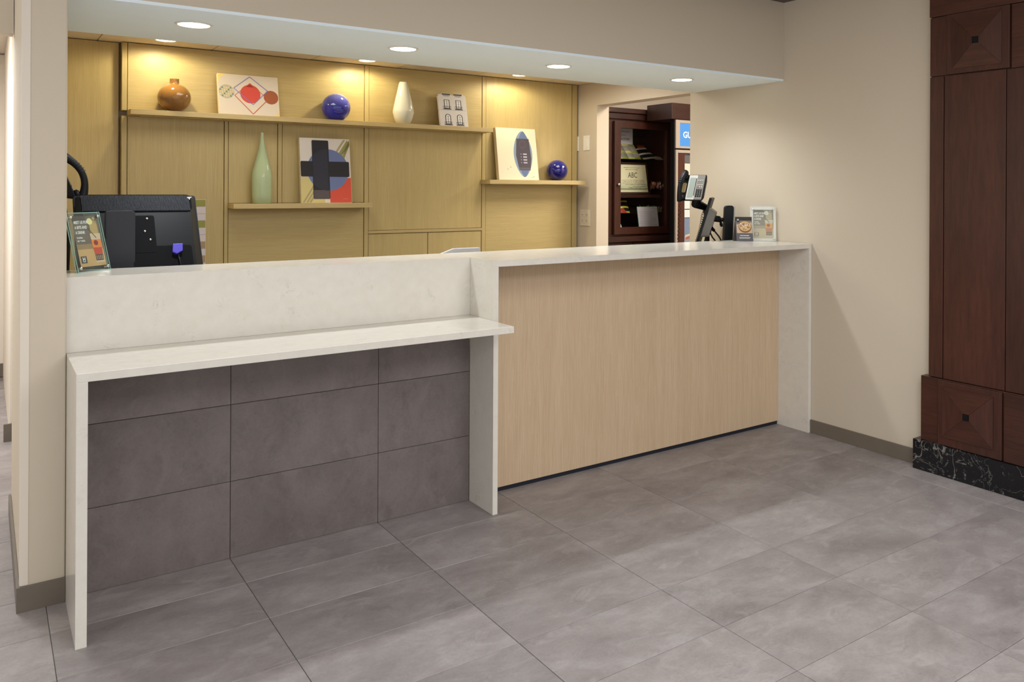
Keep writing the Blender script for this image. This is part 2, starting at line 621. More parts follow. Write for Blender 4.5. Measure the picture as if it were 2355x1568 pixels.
# corridor beyond it
structure('wall_corridor', MB().box(0.13, 0.24, 5.655, 7.6, 0, 2.45).box(-1.6, 0.24, 7.6, 7.7, 0, 2.45).box(-1.6, -1.5, 3.4, 7.7, 0, 2.45)
          .box(0.14, 0.24, 4.402, 5.654, 2.11, 2.45), CREAM)
structure('baseboard_corridor', MB().box(0.10, 0.24, 5.64, 5.654, 0, 0.10).box(-1.5, 0.129, 7.585, 7.599, 0, 0.1), SKIRT)
structure('wall_corridor_header', MB().box(-1.6, 0.105, 4.30, 4.40, 2.115, 2.70), PAINT)
structure('ceiling_corridor', MB().box(-1.6, 0.24, 4.41, 7.7, 2.46, 2.52), CREAM)
d1 = structure('door_1', MB().box(0.175, 0.215, 4.46, 5.60, 0.01, 2.05), CREAM, bevel=0.002)
MB().box(0.150, 0.236, 4.405, 4.455, 0, 2.10).box(0.150, 0.236, 5.605, 5.653, 0, 2.10).box(0.150, 0.236, 4.4555, 5.6045, 2.053, 2.10).build('door_frame', WHITEP, d1, bevel=0.002)
MB().box(0.168, 0.1745, 4.53, 4.58, 1.02, 1.30).build('handle_plate', CHROME, d1, bevel=0.002)
MB().tube([(0.17, 4.555, 1.17), (0.135, 4.555, 1.17), (0.125, 4.56, 1.17), (0.122, 4.60, 1.168), (0.122, 4.68, 1.165)], 0.009).build('door_handle', CHROME, d1)

# right wall with the opening to the side room
wr = structure('wall_right', MB().box(XR, 4.178, -3.0, 4.212, 0, 2.70).box(XR, 4.178, 4.212, 5.292, 2.131, 2.70).box(XR, 4.178, 5.292, 5.72, 0, 2.70), PAINT)
structure('baseboard_right', MB().box(4.044, XR, 2.458, 3.162, 0, 0.078).box(4.044, XR, -3.0, 0.70, 0, 0.078), SKIRT, bevel=0.0015)

# dropped bulkhead over the desk: beige face, white underside
wf = structure('wall_header', MB().box(0.2405, XR - 0.0005, SOF_Y0, SOF_Y0 + 0.10, SOF_Z + 0.012, 2.70)
               .box(0.2405, XR - 0.0005, SOF_Y1 - 0.08, SOF_Y1, SOF_Z + 0.012, 2.70), PAINT)
MB().box(0.2405, XR - 0.0005, SOF_Y0, SOF_Y1, SOF_Z, SOF_Z + 0.012).build('soffit_board', WHITEP, wf)

# lay-in tile ceiling behind it
ce = structure('ceiling', MB().box(0.2405, XR - 0.0005, SOF_Y1 + 0.0005, 5.70, 2.334, 2.38), WHITEP)
CT = 0.6277
for i in range(-1, 6):
    for j, (ya, yb) in enumerate(((4.172, 4.42), (4.42, 5.03), (5.03, 5.60))):
        xa, xb = max(0.242, 0.55 + i * CT), min(XR - 0.002, 0.55 + (i + 1) * CT)
        if xb - xa > 0.02:
            MB().box(xa + 0.0025, xb - 0.0025, ya + 0.0025, yb - 0.0025, 2.320, 2.333).build('ceiling_tile', CEILT, ce, bevel=0.002, seg=1)

# dark crown and lobby ceiling
structure('trim_1', MB().box(-1.6, XR - 0.0005, 3.27, SOF_Y0 - 0.0005, 2.617, 2.699).box(3.93, XR - 0.0005, -3.0, 3.2695, 2.617, 2.699), CHERRYX)
structure('ceiling_lobby', MB().box(-1.6, 4.178, -3.0, 3.40, 2.701, 2.75), LOBBYC)

# back wall with its oak panelling
wb = structure('wall_back', MB().box(0.2405, XR - 0.0005, 5.625, 5.72, 0, 2.36), PAINT)
T = [(0.672, 0.700), (1.2535, 1.275), (1.588, 1.614), (2.185, 2.215), (3.131, 3.162)]
G = 0.0035
S1T, S1B, S2T, S2B, S3T, S3B = 1.9085, 1.8775, 1.348, 1.317, 1.5185, 1.4865
ZC = 2.316


def panel(x0, x1, z0, z1, mt, y=YB, name='wood_panel'):
    return MB().box(x0 + G, x1 - G, y, 5.624, z0, z1).build(name, mt, wb, bevel=0.0012, seg=1)


panel(0.2415, 0.672 - 0.008, 0.0, ZC, OAKBV, y=5.585)
panel(T[0][1], T[3][0], S1T + 0.001, ZC, OAKBH)
panel(T[3][1], T[4][0], S1T + 0.001, ZC, OAKBH)
panel(T[0][1], T[1][0], 0.0, S1B - 0.001, OAKBV)
panel(T[1][1], T[2][0], S2T + 0.001, S1B - 0.001, OAKBV)
panel(T[2][1], T[3][0], S2T + 0.001, S1B - 0.001, OAKBV)
panel(T[1][1], T[3][0], 0.0, S2B - 0.001, OAKBH)
panel(T[3][1], T[4][0], 1.151, S1B - 0.001, OAKBV)
panel(T[4][1], 3.985, S3T + 0.001, ZC, OAKBV)
panel(T[4][1], 3.985, 0.0, S3B - 0.001, OAKBH)
panel(3.985, 4.041, 0.0, ZC, OAKBV, name='edge_strip')
for k, (a, b) in enumerate(T):
    if k in (0, 3, 4):
        MB().box(a, b, YB - 0.004, 5.624, S1T + 0.001, ZC).build('batten', OAKBV, wb, bevel=0.001, seg=1)
        MB().box(a, b, YB - 0.004, 5.624, 0.0, S1B - 0.001).build('batten', OAKBV, wb, bevel=0.001, seg=1)
    elif k == 1:
        MB().box(a, b, YB - 0.004, 5.624, 0.0, S1B - 0.001).build('batten', OAKBV, wb, bevel=0.001, seg=1)
    else:
        MB().box(a, b, YB - 0.004, 5.624, S2T + 0.001, S1B - 0.001).build('batten', OAKBV, wb, bevel=0.001, seg=1)

# side room seen through the opening
structure('wall_side_room', MB().box(4.179, 8.2, 6.62, 6.72, 0, 2.9).box(8.1, 8.2, 3.2, 6.61, 0, 2.9).box(4.179, 8.09, 3.2, 3.3, 0, 2.9), CREAM)
structure('ceiling_side_room', MB().box(4.179, 8.2, 3.2, 6.72, 2.901, 2.96), CREAM)

# ------------------------------------------------------------------ reception desk
desk = thing('reception_desk', 'long white quartz and oak reception desk with a low ledge over grey tiles', 'desk', (2.15, 3.3, 0))
SL = 0.028
b = MB().prism([(1.852, 3.164), (4.053, 3.164), (4.053, 3.655), (0.2408, 3.665), (0.2408, 3.4013), (1.852, 3.4013)], H - SL, H)
b.build('countertop', QUARTZ, desk)
MB().box(1.852, 1.877, 3.164, 3.381, 0, H - SL).build('side_panel', QUARTZ, desk, bevel=0.0008)
MB().box(4.0285, 4.053, 3.164, 3.42, 0, H - SL).build('side_panel', QUARTZ, desk, bevel=0.0008)
MB().box(0.2408, 1.8517, 3.381, 3.401, 0.8655, H).build('upstand', QUARTZ, desk)
MB().box(0.2408, 1.8505, 2.988, 3.4005, 0.837, 0.865).build('ledge', QUARTZ, desk, bevel=0.0015)
MB().box(0.2408, 0.2727, 2.988, 3.40, 0, 0.837).build('side_panel', QUARTZ, desk, bevel=0.0008)
MB().box(1.8775, 4.028, 3.392, 3.412, 0.022, H - SL - 0.0005).build('front_panel', OAKV, desk, bevel=0.001)
MB().box(1.8775, 4.028, 3.400, 3.412, 0.0, 0.0215).build('kick_plate', NAVY, desk)
MB().box(0.273, 1.8515, 3.3925, 3.401, 0, 0.8365).build('backing_board', GROUT, desk)
for xa, xb in ((0.2735, 0.7936), (0.7936, 1.4036), (1.4036, 1.8512)):
    for za, zb in ((0.0, 0.301), (0.301, 0.602), (0.602, 0.8362)):
        MB().box(xa + 0.001, xb - 0.001, 3.3815, 3.3922, za + 0.001, zb - 0.001).build('tile', WALLT, desk, bevel=0.0008, seg=1)
MB().box(0.2408, 4.05, 3.4125, 4.25, 0.715, 0.745).build('work_surface', OAKS, desk, bevel=0.001)
for x in (0.2408, 2.1, 4.025):
    MB().box(x, x + 0.022, 3.4125, 4.2, 0, 0.7145).build('support_panel', OAKV, desk)

# ------------------------------------------------------------------ downlights
for k, (x, y) in enumerate(((0.712, 3.69), (1.657, 3.71), (2.582, 3.72), (3.503, 3.715))):
    nm = ['nearest the left wall end', 'second from the left wall end', 'second from the right wall', 'nearest the right wall'][k]
    t = thing('downlight', f'round white downlight in the white soffit, {nm}', 'downlight', (x, y, SOF_Z), 0, 'downlights in the white soffit')
    MB().lathe([(0.061, -0.002), (0.0635, -0.0045), (0.070, -0.004), (0.0735, -0.0005), (0.061, -0.0005)], (x, y, SOF_Z), 40, close=False).build('trim_ring', WHITEPL, t)
    MB().lathe([(0.0605, -0.0035), (0.0605, -0.0008)], (x, y, SOF_Z), 40).build('lens', LAMPW, t)
    spot('counter_spot', (x, y, SOF_Z - 0.012), SOFFIT_W, (0.94, 1.0, 1.05), 150, 0.9, 0.045)
for k, (x, y) in enumerate(((0.875, 5.325), (2.125, 5.345), (3.332, 5.32))):
    nm = ['above the amber vase', 'above the white vase', 'above the leaning oval print'][k]
    t = thing('downlight', f'small warm accent downlight in the tile ceiling {nm}', 'downlight', (x, y, 2.32), 0, 'accent downlights along the oak wall')
    MB().lathe([(0.052, -0.002), (0.056, -0.005), (0.063, -0.004), (0.066, -0.0005), (0.052, -0.0005)], (x, y, 2.32), 36, close=False).build('trim_ring', WHITEPL, t)
    MB().lathe([(0.0515, -0.0035), (0.0515, -0.0008)], (x, y, 2.32), 36).build('lens', LAMPG, t)
    spot('accent_spot', (x, y, 2.308), ACCENT_W, GOLD, 176, 0.35, 0.03)

# ------------------------------------------------------------------ shelves and low cabinet of the oak wall
for lab, x0, x1, zb, zt in (
        ('long oak wall shelf, the topmost, with vase and blue globe', 0.700, 3.142, S1B, S1T),
        ('short oak wall shelf under the green bottle vase', 1.2755, 2.186, S2B, S2T),
        ('oak wall shelf at the right under the oval print', 3.118, 4.015, S3B, S3T)):
    t = thing('wall_shelf', lab, 'shelf', ((x0 + x1) / 2, 5.46, zb), 0, 'oak shelves on the panelled wall')
    MB().box(x0, x1, 5.39, YB - 0.0045, zb, zt).build('shelf_board', OAKS, t, bevel=0.0015)
    MB().box(x0 + 0.06, x1 - 0.06, 5.46, YB - 0.0045, zb - 0.004, zb - 0.0002).build('support_rail', OAKS, t)

cb = thing('base_cabinet', 'low oak cabinet with two flush doors built into the panelled wall', 'cabinet', (2.67, 5.56, 0))
MB().box(2.2155, 3.1305, 5.56, 5.624, 0.0, 1.127).build('carcass', OAKBV, cb)
MB().box(2.2165, 3.1295, YB - 0.006, 5.624, 1.1285, 1.149).build('top_rail', OAKS, cb, bevel=0.001)
for xa, xb in ((2.217, 2.678), (2.678, 3.130)):
    MB().box(xa + 0.0025, xb - 0.0025, YB, 5.5595, 0.10, 1.1245).build('door', OAKBV, cb, bevel=0.001, seg=1)
MB().box(2.217, 3.129, 5.545, 5.5595, 0.0, 0.098).build('kick_plate', OAKBH, cb)

# ------------------------------------------------------------------ things on the shelves
# amber vase
x, y, z = 0.946, 5.462, S1T
R = 0.0935
prof = [(0.034, 0.0)]
for i in range(1, 22):
    a = -PI / 2 + 0.36 + (PI - 0.36 - 0.30) * i / 21
    prof.append((R * math.cos(a), 0.0865 + R * 0.925 * math.sin(a)))
prof += [(0.0265, 0.175), (0.0260, 0.196), (0.0275, 0.201)]
inner = [(0.0245, 0.201), (0.0225, 0.176)] + [(max(r - 0.004, 0.02), zz) for r, zz in reversed(prof[2:-3])] + [(0.02, 0.008)]
t = tag(MB().lathe(prof + inner, (x, y, z), 48).build('vase', body_glass('amber_glass', (158, 114, 62), 0.30, 0.05), None), 'round amber glass vase with a short neck on the top shelf', 'vase')

# white vase
prof = [(0.046, 0.0), (0.052, 0.004), (0.066, 0.04), (0.0765, 0.082), (0.0745, 0.10), (0.060, 0.165), (0.044, 0.235), (0.033, 0.285), (0.0285, 0.300)]
inner = [(0.0255, 0.300), (0.030, 0.284), (0.041, 0.235), (0.057, 0.165), (0.0705, 0.10), (0.072, 0.082), (0.06, 0.045), (0.04, 0.02)]
tag(MB().lathe(prof + inner, (2.443, 5.462, S1T), 40).build('vase', body_glass('milk_glass', (226, 222, 196), 0.25, 0.08, top=(244, 240, 222), z0=S1T, z1=S1T + 0.1), None),
    'tapered milky white glass vase with a narrow open top', 'vase')

# green bottle vase
prof = [(0.054, 0.0), (0.058, 0.004), (0.0605, 0.05), (0.063, 0.14), (0.0625, 0.175), (0.057, 0.215), (0.046, 0.26), (0.034, 0.305), (0.0235, 0.345), (0.0155, 0.385), (0.0105, 0.42), (0.0085, 0.452), (0.009, 0.458)]
inner = [(0.006, 0.458), (0.007, 0.42), (0.011, 0.385), (0.019, 0.345), (0.030, 0.305), (0.042, 0.26), (0.053, 0.215), (0.0585, 0.175), (0.059, 0.14), (0.0565, 0.05), (0.05, 0.012)]
tag(MB().lathe(prof + inner, (1.466, 5.462, S2T), 40).build('bottle_vase', body_glass('pale_green_glass', (202, 216, 174), 0.35, 0.08, ior=1.2), None),
    'tall pale green bottle vase with a long tapered neck', 'vase')


def globe(x, y, z, r, mt, lab):
    pr = [(r * 0.36, 0.0)]
    for i in range(1, 26):
        a = -PI / 2 + 0.40 + (PI - 0.40 - 0.02) * i / 25
        pr.append((r * math.cos(a), r * 0.93 + r * math.sin(a)))
    return tag(MB().lathe(pr, (x, y, z), 48).build('glass_globe', mt, None), lab, 'globe', 'blue glass globes on the shelves')


BL1 = body_glass('cobalt_glass_lit_top', (52, 54, 166), 0.15, 0.05, coat=0.8, top=(132, 136, 206), z0=S1T + 0.08, z1=S1T + 0.20)  # paler top colour paints light reflected on the globe
BL2 = body_glass('cobalt_glass', (22, 20, 112), 0.15, 0.04, coat=0.9, top=(64, 66, 150), z0=S3T + 0.10, z1=S3T + 0.17)  # top colour again stands in for reflected light
globe(1.953, 5.462, S1T, 0.0955, BL1, 'lighter blue glass globe in the middle of the top shelf')
globe(3.777, 5.455, S3T, 0.0865, BL2, 'dark cobalt blue glass globe on the right shelf')


def canvas(name, label, x0, x1, z, hgt, ytop, ybot, thick, edge, outline=None):
    """a stretched canvas leaning against the wall; returns its thing and the print matrix of its front"""
    lean = Vector((0, ytop - ybot, math.sqrt(hgt ** 2 - (ytop - ybot) ** 2)))
    t = thing(name, label, 'artwork', ((x0 + x1) / 2, ybot, z), 0, 'canvases leaning on the shelves')
    M = basis((x0, ybot, z), (1, 0, 0), lean)
    wd = x1 - x0
    off = Matrix.Translation((0, 0, 0))
    bb = MB(M)
    pts = outline or [(0, 0), (wd, 0), (wd, hgt), (0, hgt)]
    bb.prism(pts, -thick, 0.0)
    bb.build('canvas', edge, t, bevel=0.0012 if not outline else 0.0, seg=1)
    return t, M, wd


# print with red centre, squares and discs
t, M, wd = canvas('canvas_print', 'wide canvas with a red disc between two diamond outlines', 1.196, 1.567, S1T + 0.0005, 0.268, 5.485, 5.425, 0.03, ink(228, 212, 176))
p = MB(M)
hg = 0.268
cols = [ink(216, 202, 182), ink(160, 152, 120), ink(206, 72, 56), ink(122, 112, 176), ink(196, 84, 52), ink(158, 84, 48), ink(84, 124, 134), ink(210, 190, 130), ink(232, 206, 120), ink(180, 172, 148)]
p.flat([(0.003, 0.003), (wd - 0.003, 0.003), (wd - 0.003, hg - 0.003), (0.003, hg - 0.003)], 0, 0.0003)
p.flat([(0.003, hg - 0.003), (0.003, hg - 0.06), (0.02, hg - 0.02), (0.04, hg - 0.003)], 8, 0.0005)
p.flat([(wd - 0.003, 0.003), (wd - 0.003, 0.03), (wd - 0.03, 0.003)], 8, 0.0005)
p.flat(circle(0.050, 0.150, 0.046), 9, 0.0006)
for i in range(7):
    for j in range(7):
        cx, cy = 0.050 + (i - 3) * 0.0125, 0.150 + (j - 3) * 0.0135
        if math.hypot(cx - 0.05, cy - 0.15) < 0.040:
            k = (i * 3 + j * 5) % 4
            a = [(cx - 0.0055, cy - 0.006), (cx + 0.0045, cy - 0.006), (cx + 0.0055, cy + 0.006), (cx - 0.0045, cy + 0.006)] if (i + j) % 2 else [(cx - 0.0055, cy - 0.006), (cx + 0.0055, cy - 0.006), (cx, cy + 0.007)]
            p.flat(a, [6, 7, 0, 7][k], 0.0009)
p.flat([q for q in circle(0.322, 0.128, 0.046) if q[0] < wd - 0.003], 5, 0.0006)
p.flat(circle(0.194, 0.142, 0.062, 40), 2, 0.0008)
p.flat([(0.194, 0.215), (0.218, 0.188), (0.17, 0.188)], 2, 0.0008)
sq = [(0.194, 0.258), (0.302, 0.170), (0.208, 0.072), (0.094, 0.176)]
for i in range(4):
    p.flat(line(sq[i], sq[(i + 1) % 4], 0.0045), 3, 0.0012)
sq = [(0.098, 0.128), (0.205, 0.010), (0.304, 0.114)]
p.flat(line((0.194, 0.214), (0.098, 0.128), 0.0035), 4, 0.0011)
p.flat(line((0.194, 0.214), (0.304, 0.114), 0.0035), 4, 0.0011)
p.flat(line(sq[0], sq[1], 0.0045), 4, 0.0014)
p.flat(line(sq[1], sq[2], 0.0045), 4, 0.0014)
p.build('printed_design', cols, t, recalc=False)

# cross print
hg = 0.442
t, M, wd = canvas('canvas_print', 'upright canvas with a black cross on a blue disc and a red corner', 1.710, 2.056, S2T + 0.0005, hg, 5.485, 5.425, 0.03, ink(206, 190, 150))
p = MB(M)
cols = [ink(214, 206, 196), ink(104, 118, 162), ink(34, 32, 38), ink(44, 44, 58), ink(206, 78, 58), ink(206, 190, 128), ink(150, 146, 84), ink(168, 156, 112), ink(84, 76, 80)]
F = lambda pts, mi, h: p.flat([(a * wd, b * hg) for a, b in pts], mi, h)
F([(0.008, 0.006), (0.992, 0.006), (0.992, 0.994), (0.008, 0.994)], 0, 0.0003)
F([(0.008, 0.006), (0.55, 0.006), (0.55, 0.06), (0.24, 0.40), (0.008, 0.40)], 5, 0.0005)
for a in (0.04, 0.11, 0.17):
    F([(a - 0.02, 0.01), (a + 0.02, 0.01), (a + 0.26, 0.30), (a + 0.22, 0.30)], 7, 0.0007)
F([(0.46, 0.006), (0.56, 0.006), (0.56, 0.06), (0.46, 0.06)], 0, 0.0008)
for k, a in enumerate((0.56, 0.64, 0.73, 0.80)):
    F([(a, 0.63), (a + 0.045, 0.63), (min(a + 0.35, 0.99), 0.985 if a + 0.35 < 0.99 else 0.90), (min(a + 0.305, 0.985), 0.985)], [7, 6, 7, 6][k], 0.0006)
F([(0.56, 0.008), (0.992, 0.008), (0.992, 0.39), (0.56, 0.39)], 4, 0.0007)
p.flat(circle(0.54 * wd, 0.51 * hg, 0.142, 56), 1, 0.0010)
F(rrect(0.235, 0.565, 0.065, 0.965, 0.02), 2, 0.0014)
F(rrect(0.008, 0.965, 0.405, 0.640, 0.02), 2, 0.0016)
ins = [(a, b_) for a, b_ in circle(0.54 * wd, 0.51 * hg, 0.141, 72) if (0.24 * wd < a < 0.56 * wd)]
lo = sorted([q for q in ins if q[1] < 0.5 * hg])
hi = sorted([q for q in ins if q[1] > 0.5 * hg], reverse=True)
p.flat(lo + hi, 3, 0.0018)
F([(0.245, 0.07), (0.555, 0.07), (0.555, 0.20), (0.245, 0.20)], 8, 0.0017)
F([(0.82, 0.06), (0.92, 0.065), (0.92, 0.068), (0.82, 0.063)], 5, 0.0012)
p.build('printed_design', cols, t, recalc=False)

# oval print
hg = 0.412
t, M, wd = canvas('canvas_print', 'pale birch panel with an overlapping blue oval and dark device', 3.219, 3.585, S3T + 0.0005, hg, 5.490, 5.425, 0.038, ink(222, 204, 166))
p = MB(M)
cols = [ink(236, 222, 192), ink(134, 150, 172), ink(98, 116, 152), ink(78, 70, 78), ink(96, 88, 96), ink(176, 172, 184)]
F = lambda pts, mi, h: p.flat([(a * wd, b * hg) for a, b in pts], mi, h)


def oval(cx, top, bot, half, shift):
    pts = []
    n = 48
    for i in range(n):
        a = 2 * PI * i / n
        s_ = math.sin(a)
        c_ = math.cos(a)
        wv = half * (0.55 * c_ + 0.45 * c_ * abs(c_)) if True else 0
        pts.append((cx + wv + shift * s_, (top + bot) / 2 + (top - bot) / 2 * (s_ if abs(s_) < 0.98 else s_)))
    return pts


F([(0.006, 0.006), (0.994, 0.006), (0.994, 0.994), (0.006, 0.994)], 0, 0.0003)
F(oval(0.64, 0.945, 0.055, 0.235, 0.0), 1, 0.0006)
F(oval(0.66, 0.945, 0.06, 0.165, 0.01), 2, 0.0009)
F([(0.50, 0.80), (0.81, 0.80), (0.84, 0.42), (0.80, 0.19), (0.52, 0.19), (0.46, 0.48)], 3, 0.0012)
F([(0.52, 0.20), (0.80, 0.20), (0.81, 0.24), (0.51, 0.24)], 4, 0.0014)
p.flat(circle(0.64 * wd, 0.69 * hg, 0.030, 28), 4, 0.0014)
p.flat(circle(0.64 * wd, 0.69 * hg, 0.026, 28), 3, 0.0016)
for q in (0.50, 0.445, 0.39, 0.335):
    F(rrect(0.635, 0.735, q - 0.014, q + 0.014, 0.012), 5, 0.0016)
    F(rrect(0.575, 0.595, q - 0.008, q + 0.008, 0.006), 5, 0.0016)
for a, q in ((0.30, 0.24), (0.22, 0.20), (0.83, 0.05), (0.87, 0.06)):
    F([(a, q), (a + 0.02, q), (a + 0.02, q + 0.008), (a, q + 0.012)], 4, 0.0006)
p.build('printed_design', cols, t, recalc=False)

# facade cut-out panel
hg = 0.254
wd = 0.230
out = [(0, 0), (wd, 0), (wd, hg * 0.90), (wd * 0.975, hg * 0.93), (wd * 0.99, hg * 0.955), (wd * 0.93, hg * 0.965), (wd * 0.91, hg * 0.995), (wd * 0.60, hg * 0.995), (wd * 0.58, hg * 0.95),
       (wd * 0.47, hg * 0.95), (wd * 0.45, hg * 0.995), (wd * 0.15, hg * 1.0), (wd * 0.12, hg * 0.965), (wd * 0.01, hg * 0.955), (wd * 0.03, hg * 0.925), (0, hg * 0.90),
       (0, hg * 0.50), (wd * 0.015, hg * 0.47), (wd * 0.0, hg * 0.43)]
t, M, wd = canvas('canvas_print', 'small cut-out panel printed with a white house front of four windows', 2.724, 2.954, S1T + 0.0005, hg, 5.485, 5.430, 0.02, ink(206, 198, 192), out)
p = MB(M)
cols = [ink(206, 200, 198), ink(58, 54, 58), ink(150, 146, 148), ink(226, 224, 222)]
p.flat([(a * 0.99 + 0.001, c_ * 0.99 + 0.001) for a, c_ in out], 0, 0.0003)
F = lambda pts, mi, h: p.flat([(a * wd, b * hg) for a, b in pts], mi, h)
for x0 in (0.16, 0.58):
    F([(x0 - 0.02, 0.945), (x0 + 0.28, 0.945), (x0 + 0.28, 0.985), (x0 - 0.02, 0.985)], 1, 0.0006)
    F([(x0 + 0.02, 0.91), (x0 + 0.24, 0.91), (x0 + 0.24, 0.925), (x0 + 0.02, 0.925)], 1, 0.0006)
    for arch, zb, zt in ((False, 0.535, 0.80), (True, 0.06, 0.36)):
        wn = [(x0 + 0.03, zb), (x0 + 0.23, zb), (x0 + 0.23, zt), (x0 + 0.03, zt)]
        if arch:
            wn = [(x0 + 0.03, zb), (x0 + 0.23, zb)] + circle(x0 + 0.13, zt - 0.07, 0.10, 10, 0.08, 0, PI)
        F(wn, 1, 0.0006)
        cx, cy = x0 + 0.13, (zb + zt) / 2
        F([(cx + (a - cx) * 0.72, cy + (b_ - cy) * 0.88) for a, b_ in wn], 3, 0.0009)
        F([(cx - 0.008, zb + 0.02), (cx + 0.008, zb + 0.02), (cx + 0.008, zt - 0.03), (cx - 0.008, zt - 0.03)], 1, 0.0012)
        for k in range(1, 4):
            zz = zb + (zt - zb) * k / 4
            F([(cx - 0.06, zz), (cx + 0.06, zz), (cx + 0.06, zz + 0.008), (cx - 0.06, zz + 0.008)], 2, 0.0011)
        F([(x0 - 0.01, zb - 0.03), (x0 + 0.27, zb - 0.03), (x0 + 0.27, zb - 0.005), (x0 - 0.01, zb - 0.005)], 1, 0.0013)
        F([(x0 - 0.01, zb + 0.06), (x0 + 0.27, zb + 0.06), (x0 + 0.27, zb + 0.07), (x0 - 0.01, zb + 0.07)], 1, 0.0013)
        for k in range(9):
            a = x0 - 0.005 + k * 0.033
            F([(a, zb - 0.01), (a + 0.007, zb - 0.01), (a + 0.007, zb + 0.065), (a, zb + 0.065)], 1, 0.0014)
F([(0.03, 0.49), (0.97, 0.49), (0.97, 0.497), (0.03, 0.497)], 2, 0.0006)
p.build('printed_design', cols, t, recalc=False)

# ------------------------------------------------------------------ wall plates on the right wall
t = thing('light_switch', 'white wall plate at head height beside the side room opening', 'switch', (XR, 5.427, 1.83))
MB().box(XR - 0.006, XR - 0.0003, 5.386, 5.468, 1.770, 1.892).build('plate', WHITEPL, t, bevel=0.002)
MB().box(XR - 0.009, XR - 0.006, 5.411, 5.443, 1.798, 1.864).build('rocker', WHITEPL, t, bevel=0.001)
for zz in (1.783, 1.879):
    MB().box(XR - 0.0068, XR - 0.006, 5.4245, 5.4295, zz - 0.0025, zz + 0.0025).build('screw', SILVER, t)
tag(MB().box(XR - 0.010, XR - 0.0003, 5.538, 5.567, 1.768, 1.890).build('wall_plate', WHITEPL, None, bevel=0.002), 'narrow white wall plate tucked against the oak edge strip', 'plate')
t = thing('wall_outlet', 'ivory double wall outlet below the right shelf', 'outlet', (XR, 5.44, 1.213))
MB().box(XR - 0.006, XR - 0.0003, 5.373, 5.509, 1.147, 1.280).build('plate', CREAMPL, t, bevel=0.002)
for yc in (5.412, 5.470):
    for zc in (1.190, 1.238):
        o = MB().prism(rrect(yc - 0.017, yc + 0.017, zc - 0.014, zc + 0.014, 0.008), XR - 0.008, XR - 0.006, 'x').build('socket', CREAMPL, t)
        q = MB()
        for dy in (-0.0065, 0.0065):
            q.box(XR - 0.0086, XR - 0.008, yc + dy - 0.0012, yc + dy + 0.0012, zc - 0.001, zc + 0.008)
        q.box(XR - 0.0086, XR - 0.008, yc - 0.002, yc + 0.002, zc - 0.009, zc - 0.005)
        q.build('slots', BLACKM, o)

# ------------------------------------------------------------------ dark wood pilaster on the right wall
pl = thing('wood_pilaster', 'dark cherry wood pilaster with square bosses on a black marble plinth', 'pilaster', (4.03, 1.6, 0))
YS = 0.72
W0 = XR - 0.0005
MB().box(3.980, W0, YS - 0.02, 2.456, 0, 0.155).build('plinth', MARBLE, pl, bevel=0.003)
MB().box(4.022, W0, YS, 2.387, 0.489, 2.70 - 0.002).build('core', CHERRYZ, pl)
MB().box(4.010, 4.0215, 2.313, 2.387, 0.492, 2.042).build('stile', CHERRYZ, pl, bevel=0.0015)
MB().box(4.010, 4.0215, 2.294, 2.387, 2.046, 2.348).build('stile', CHERRYZ, pl, bevel=0.0015)
MB().box(4.012, 4.0215, 1.998, 2.309, 0.492, 2.042).build('centre_panel', CHERRYZ, pl, bevel=0.0015)
MB().box(4.010, 4.0215, 1.62, 1.993, 0.492, 2.040).build('stile', CHERRYZ, pl, bevel=0.0015)
MB().box(4.010, 4.0215, 1.62, 1.973, 2.044, 2.348).build('stile', CHERRYY, pl, bevel=0.0015)
MB().box(4.010, 4.0215, 1.20, 1.616, 0.492, 2.348).build('stile', CHERRYZ, pl, bevel=0.0015)
MB().box(4.010, 4.0215, YS, 1.196, 0.492, 2.348).build('stile', CHERRYZ, pl, bevel=0.0015)
MB().box(4.006, 4.0215, YS, 2.389, 2.352, 2.610).build('top_rail', CHERRYY, pl, bevel=0.002)
MB().box(4.004, W0, YS, 2.4255, 0.1555, 0.4885).build('base_board', CHERRYY, pl, bevel=0.002)
MB().box(3.990, 4.0035, 1.58, 1.990, 0.157, 0.484).build('base_panel', CHERRYY, pl, bevel=0.002)
MB().box(3.990, 4.0035, YS, 1.572, 0.157, 0.484).build('base_panel', CHERRYY, pl, bevel=0.002)


def boss(y0, y1, z0, z1, sy0, sy1, sz0, sz1, xf, xb, raise_):
    blk = MB().box(xf, xb, y0, y1, z0, z1).build('boss_block', CHERRYZ, pl, bevel=0.002)
    cy, cz = (sy0 + sy1) / 2, (sz0 + sz1) / 2
    k = 0.0155
    rim = 0.004
    corners = [(sy0, sz0), (sy1, sz0), (sy1, sz1), (sy0, sz1)]
    inn = [(cy - k, cz - k), (cy + k, cz - k), (cy + k, cz + k), (cy - k, cz + k)]
    g = 0.0008
    for i in range(4):
        j = (i + 1) % 4
        a, b2, c2, d2 = corners[i], corners[j], inn[j], inn[i]
        mx_, mz_ = (a[0] + b2[0] + c2[0] + d2[0]) / 4, (a[1] + b2[1] + c2[1] + d2[1]) / 4
        sh = lambda q: (q[0] + (mx_ - q[0]) * 0.008, q[1] + (mz_ - q[1]) * 0.008)
        a, b2, c2, d2 = sh(a), sh(b2), sh(c2), sh(d2)
        vs = [(xf - 0.0002, *a), (xf - 0.0002, *b2), (xf - 0.0002, *c2), (xf - 0.0002, *d2),
              (xf - rim, *a), (xf - rim, *b2), (xf - raise_, *c2), (xf - raise_, *d2)]
        MB().add(vs, [(0, 3, 2, 1), (4, 5, 6, 7), (0, 1, 5, 4), (1, 2, 6, 5), (2, 3, 7, 6), (3, 0, 4, 7)]).build('facet', CHERRYY if i % 2 == 0 else CHERRYZ, blk)
    MB().box(xf - raise_ - 0.003, xf - 0.0003, cy - 0.014, cy + 0.014, cz - 0.014, cz + 0.014).build('stud', BLACK, blk, bevel=0.001)


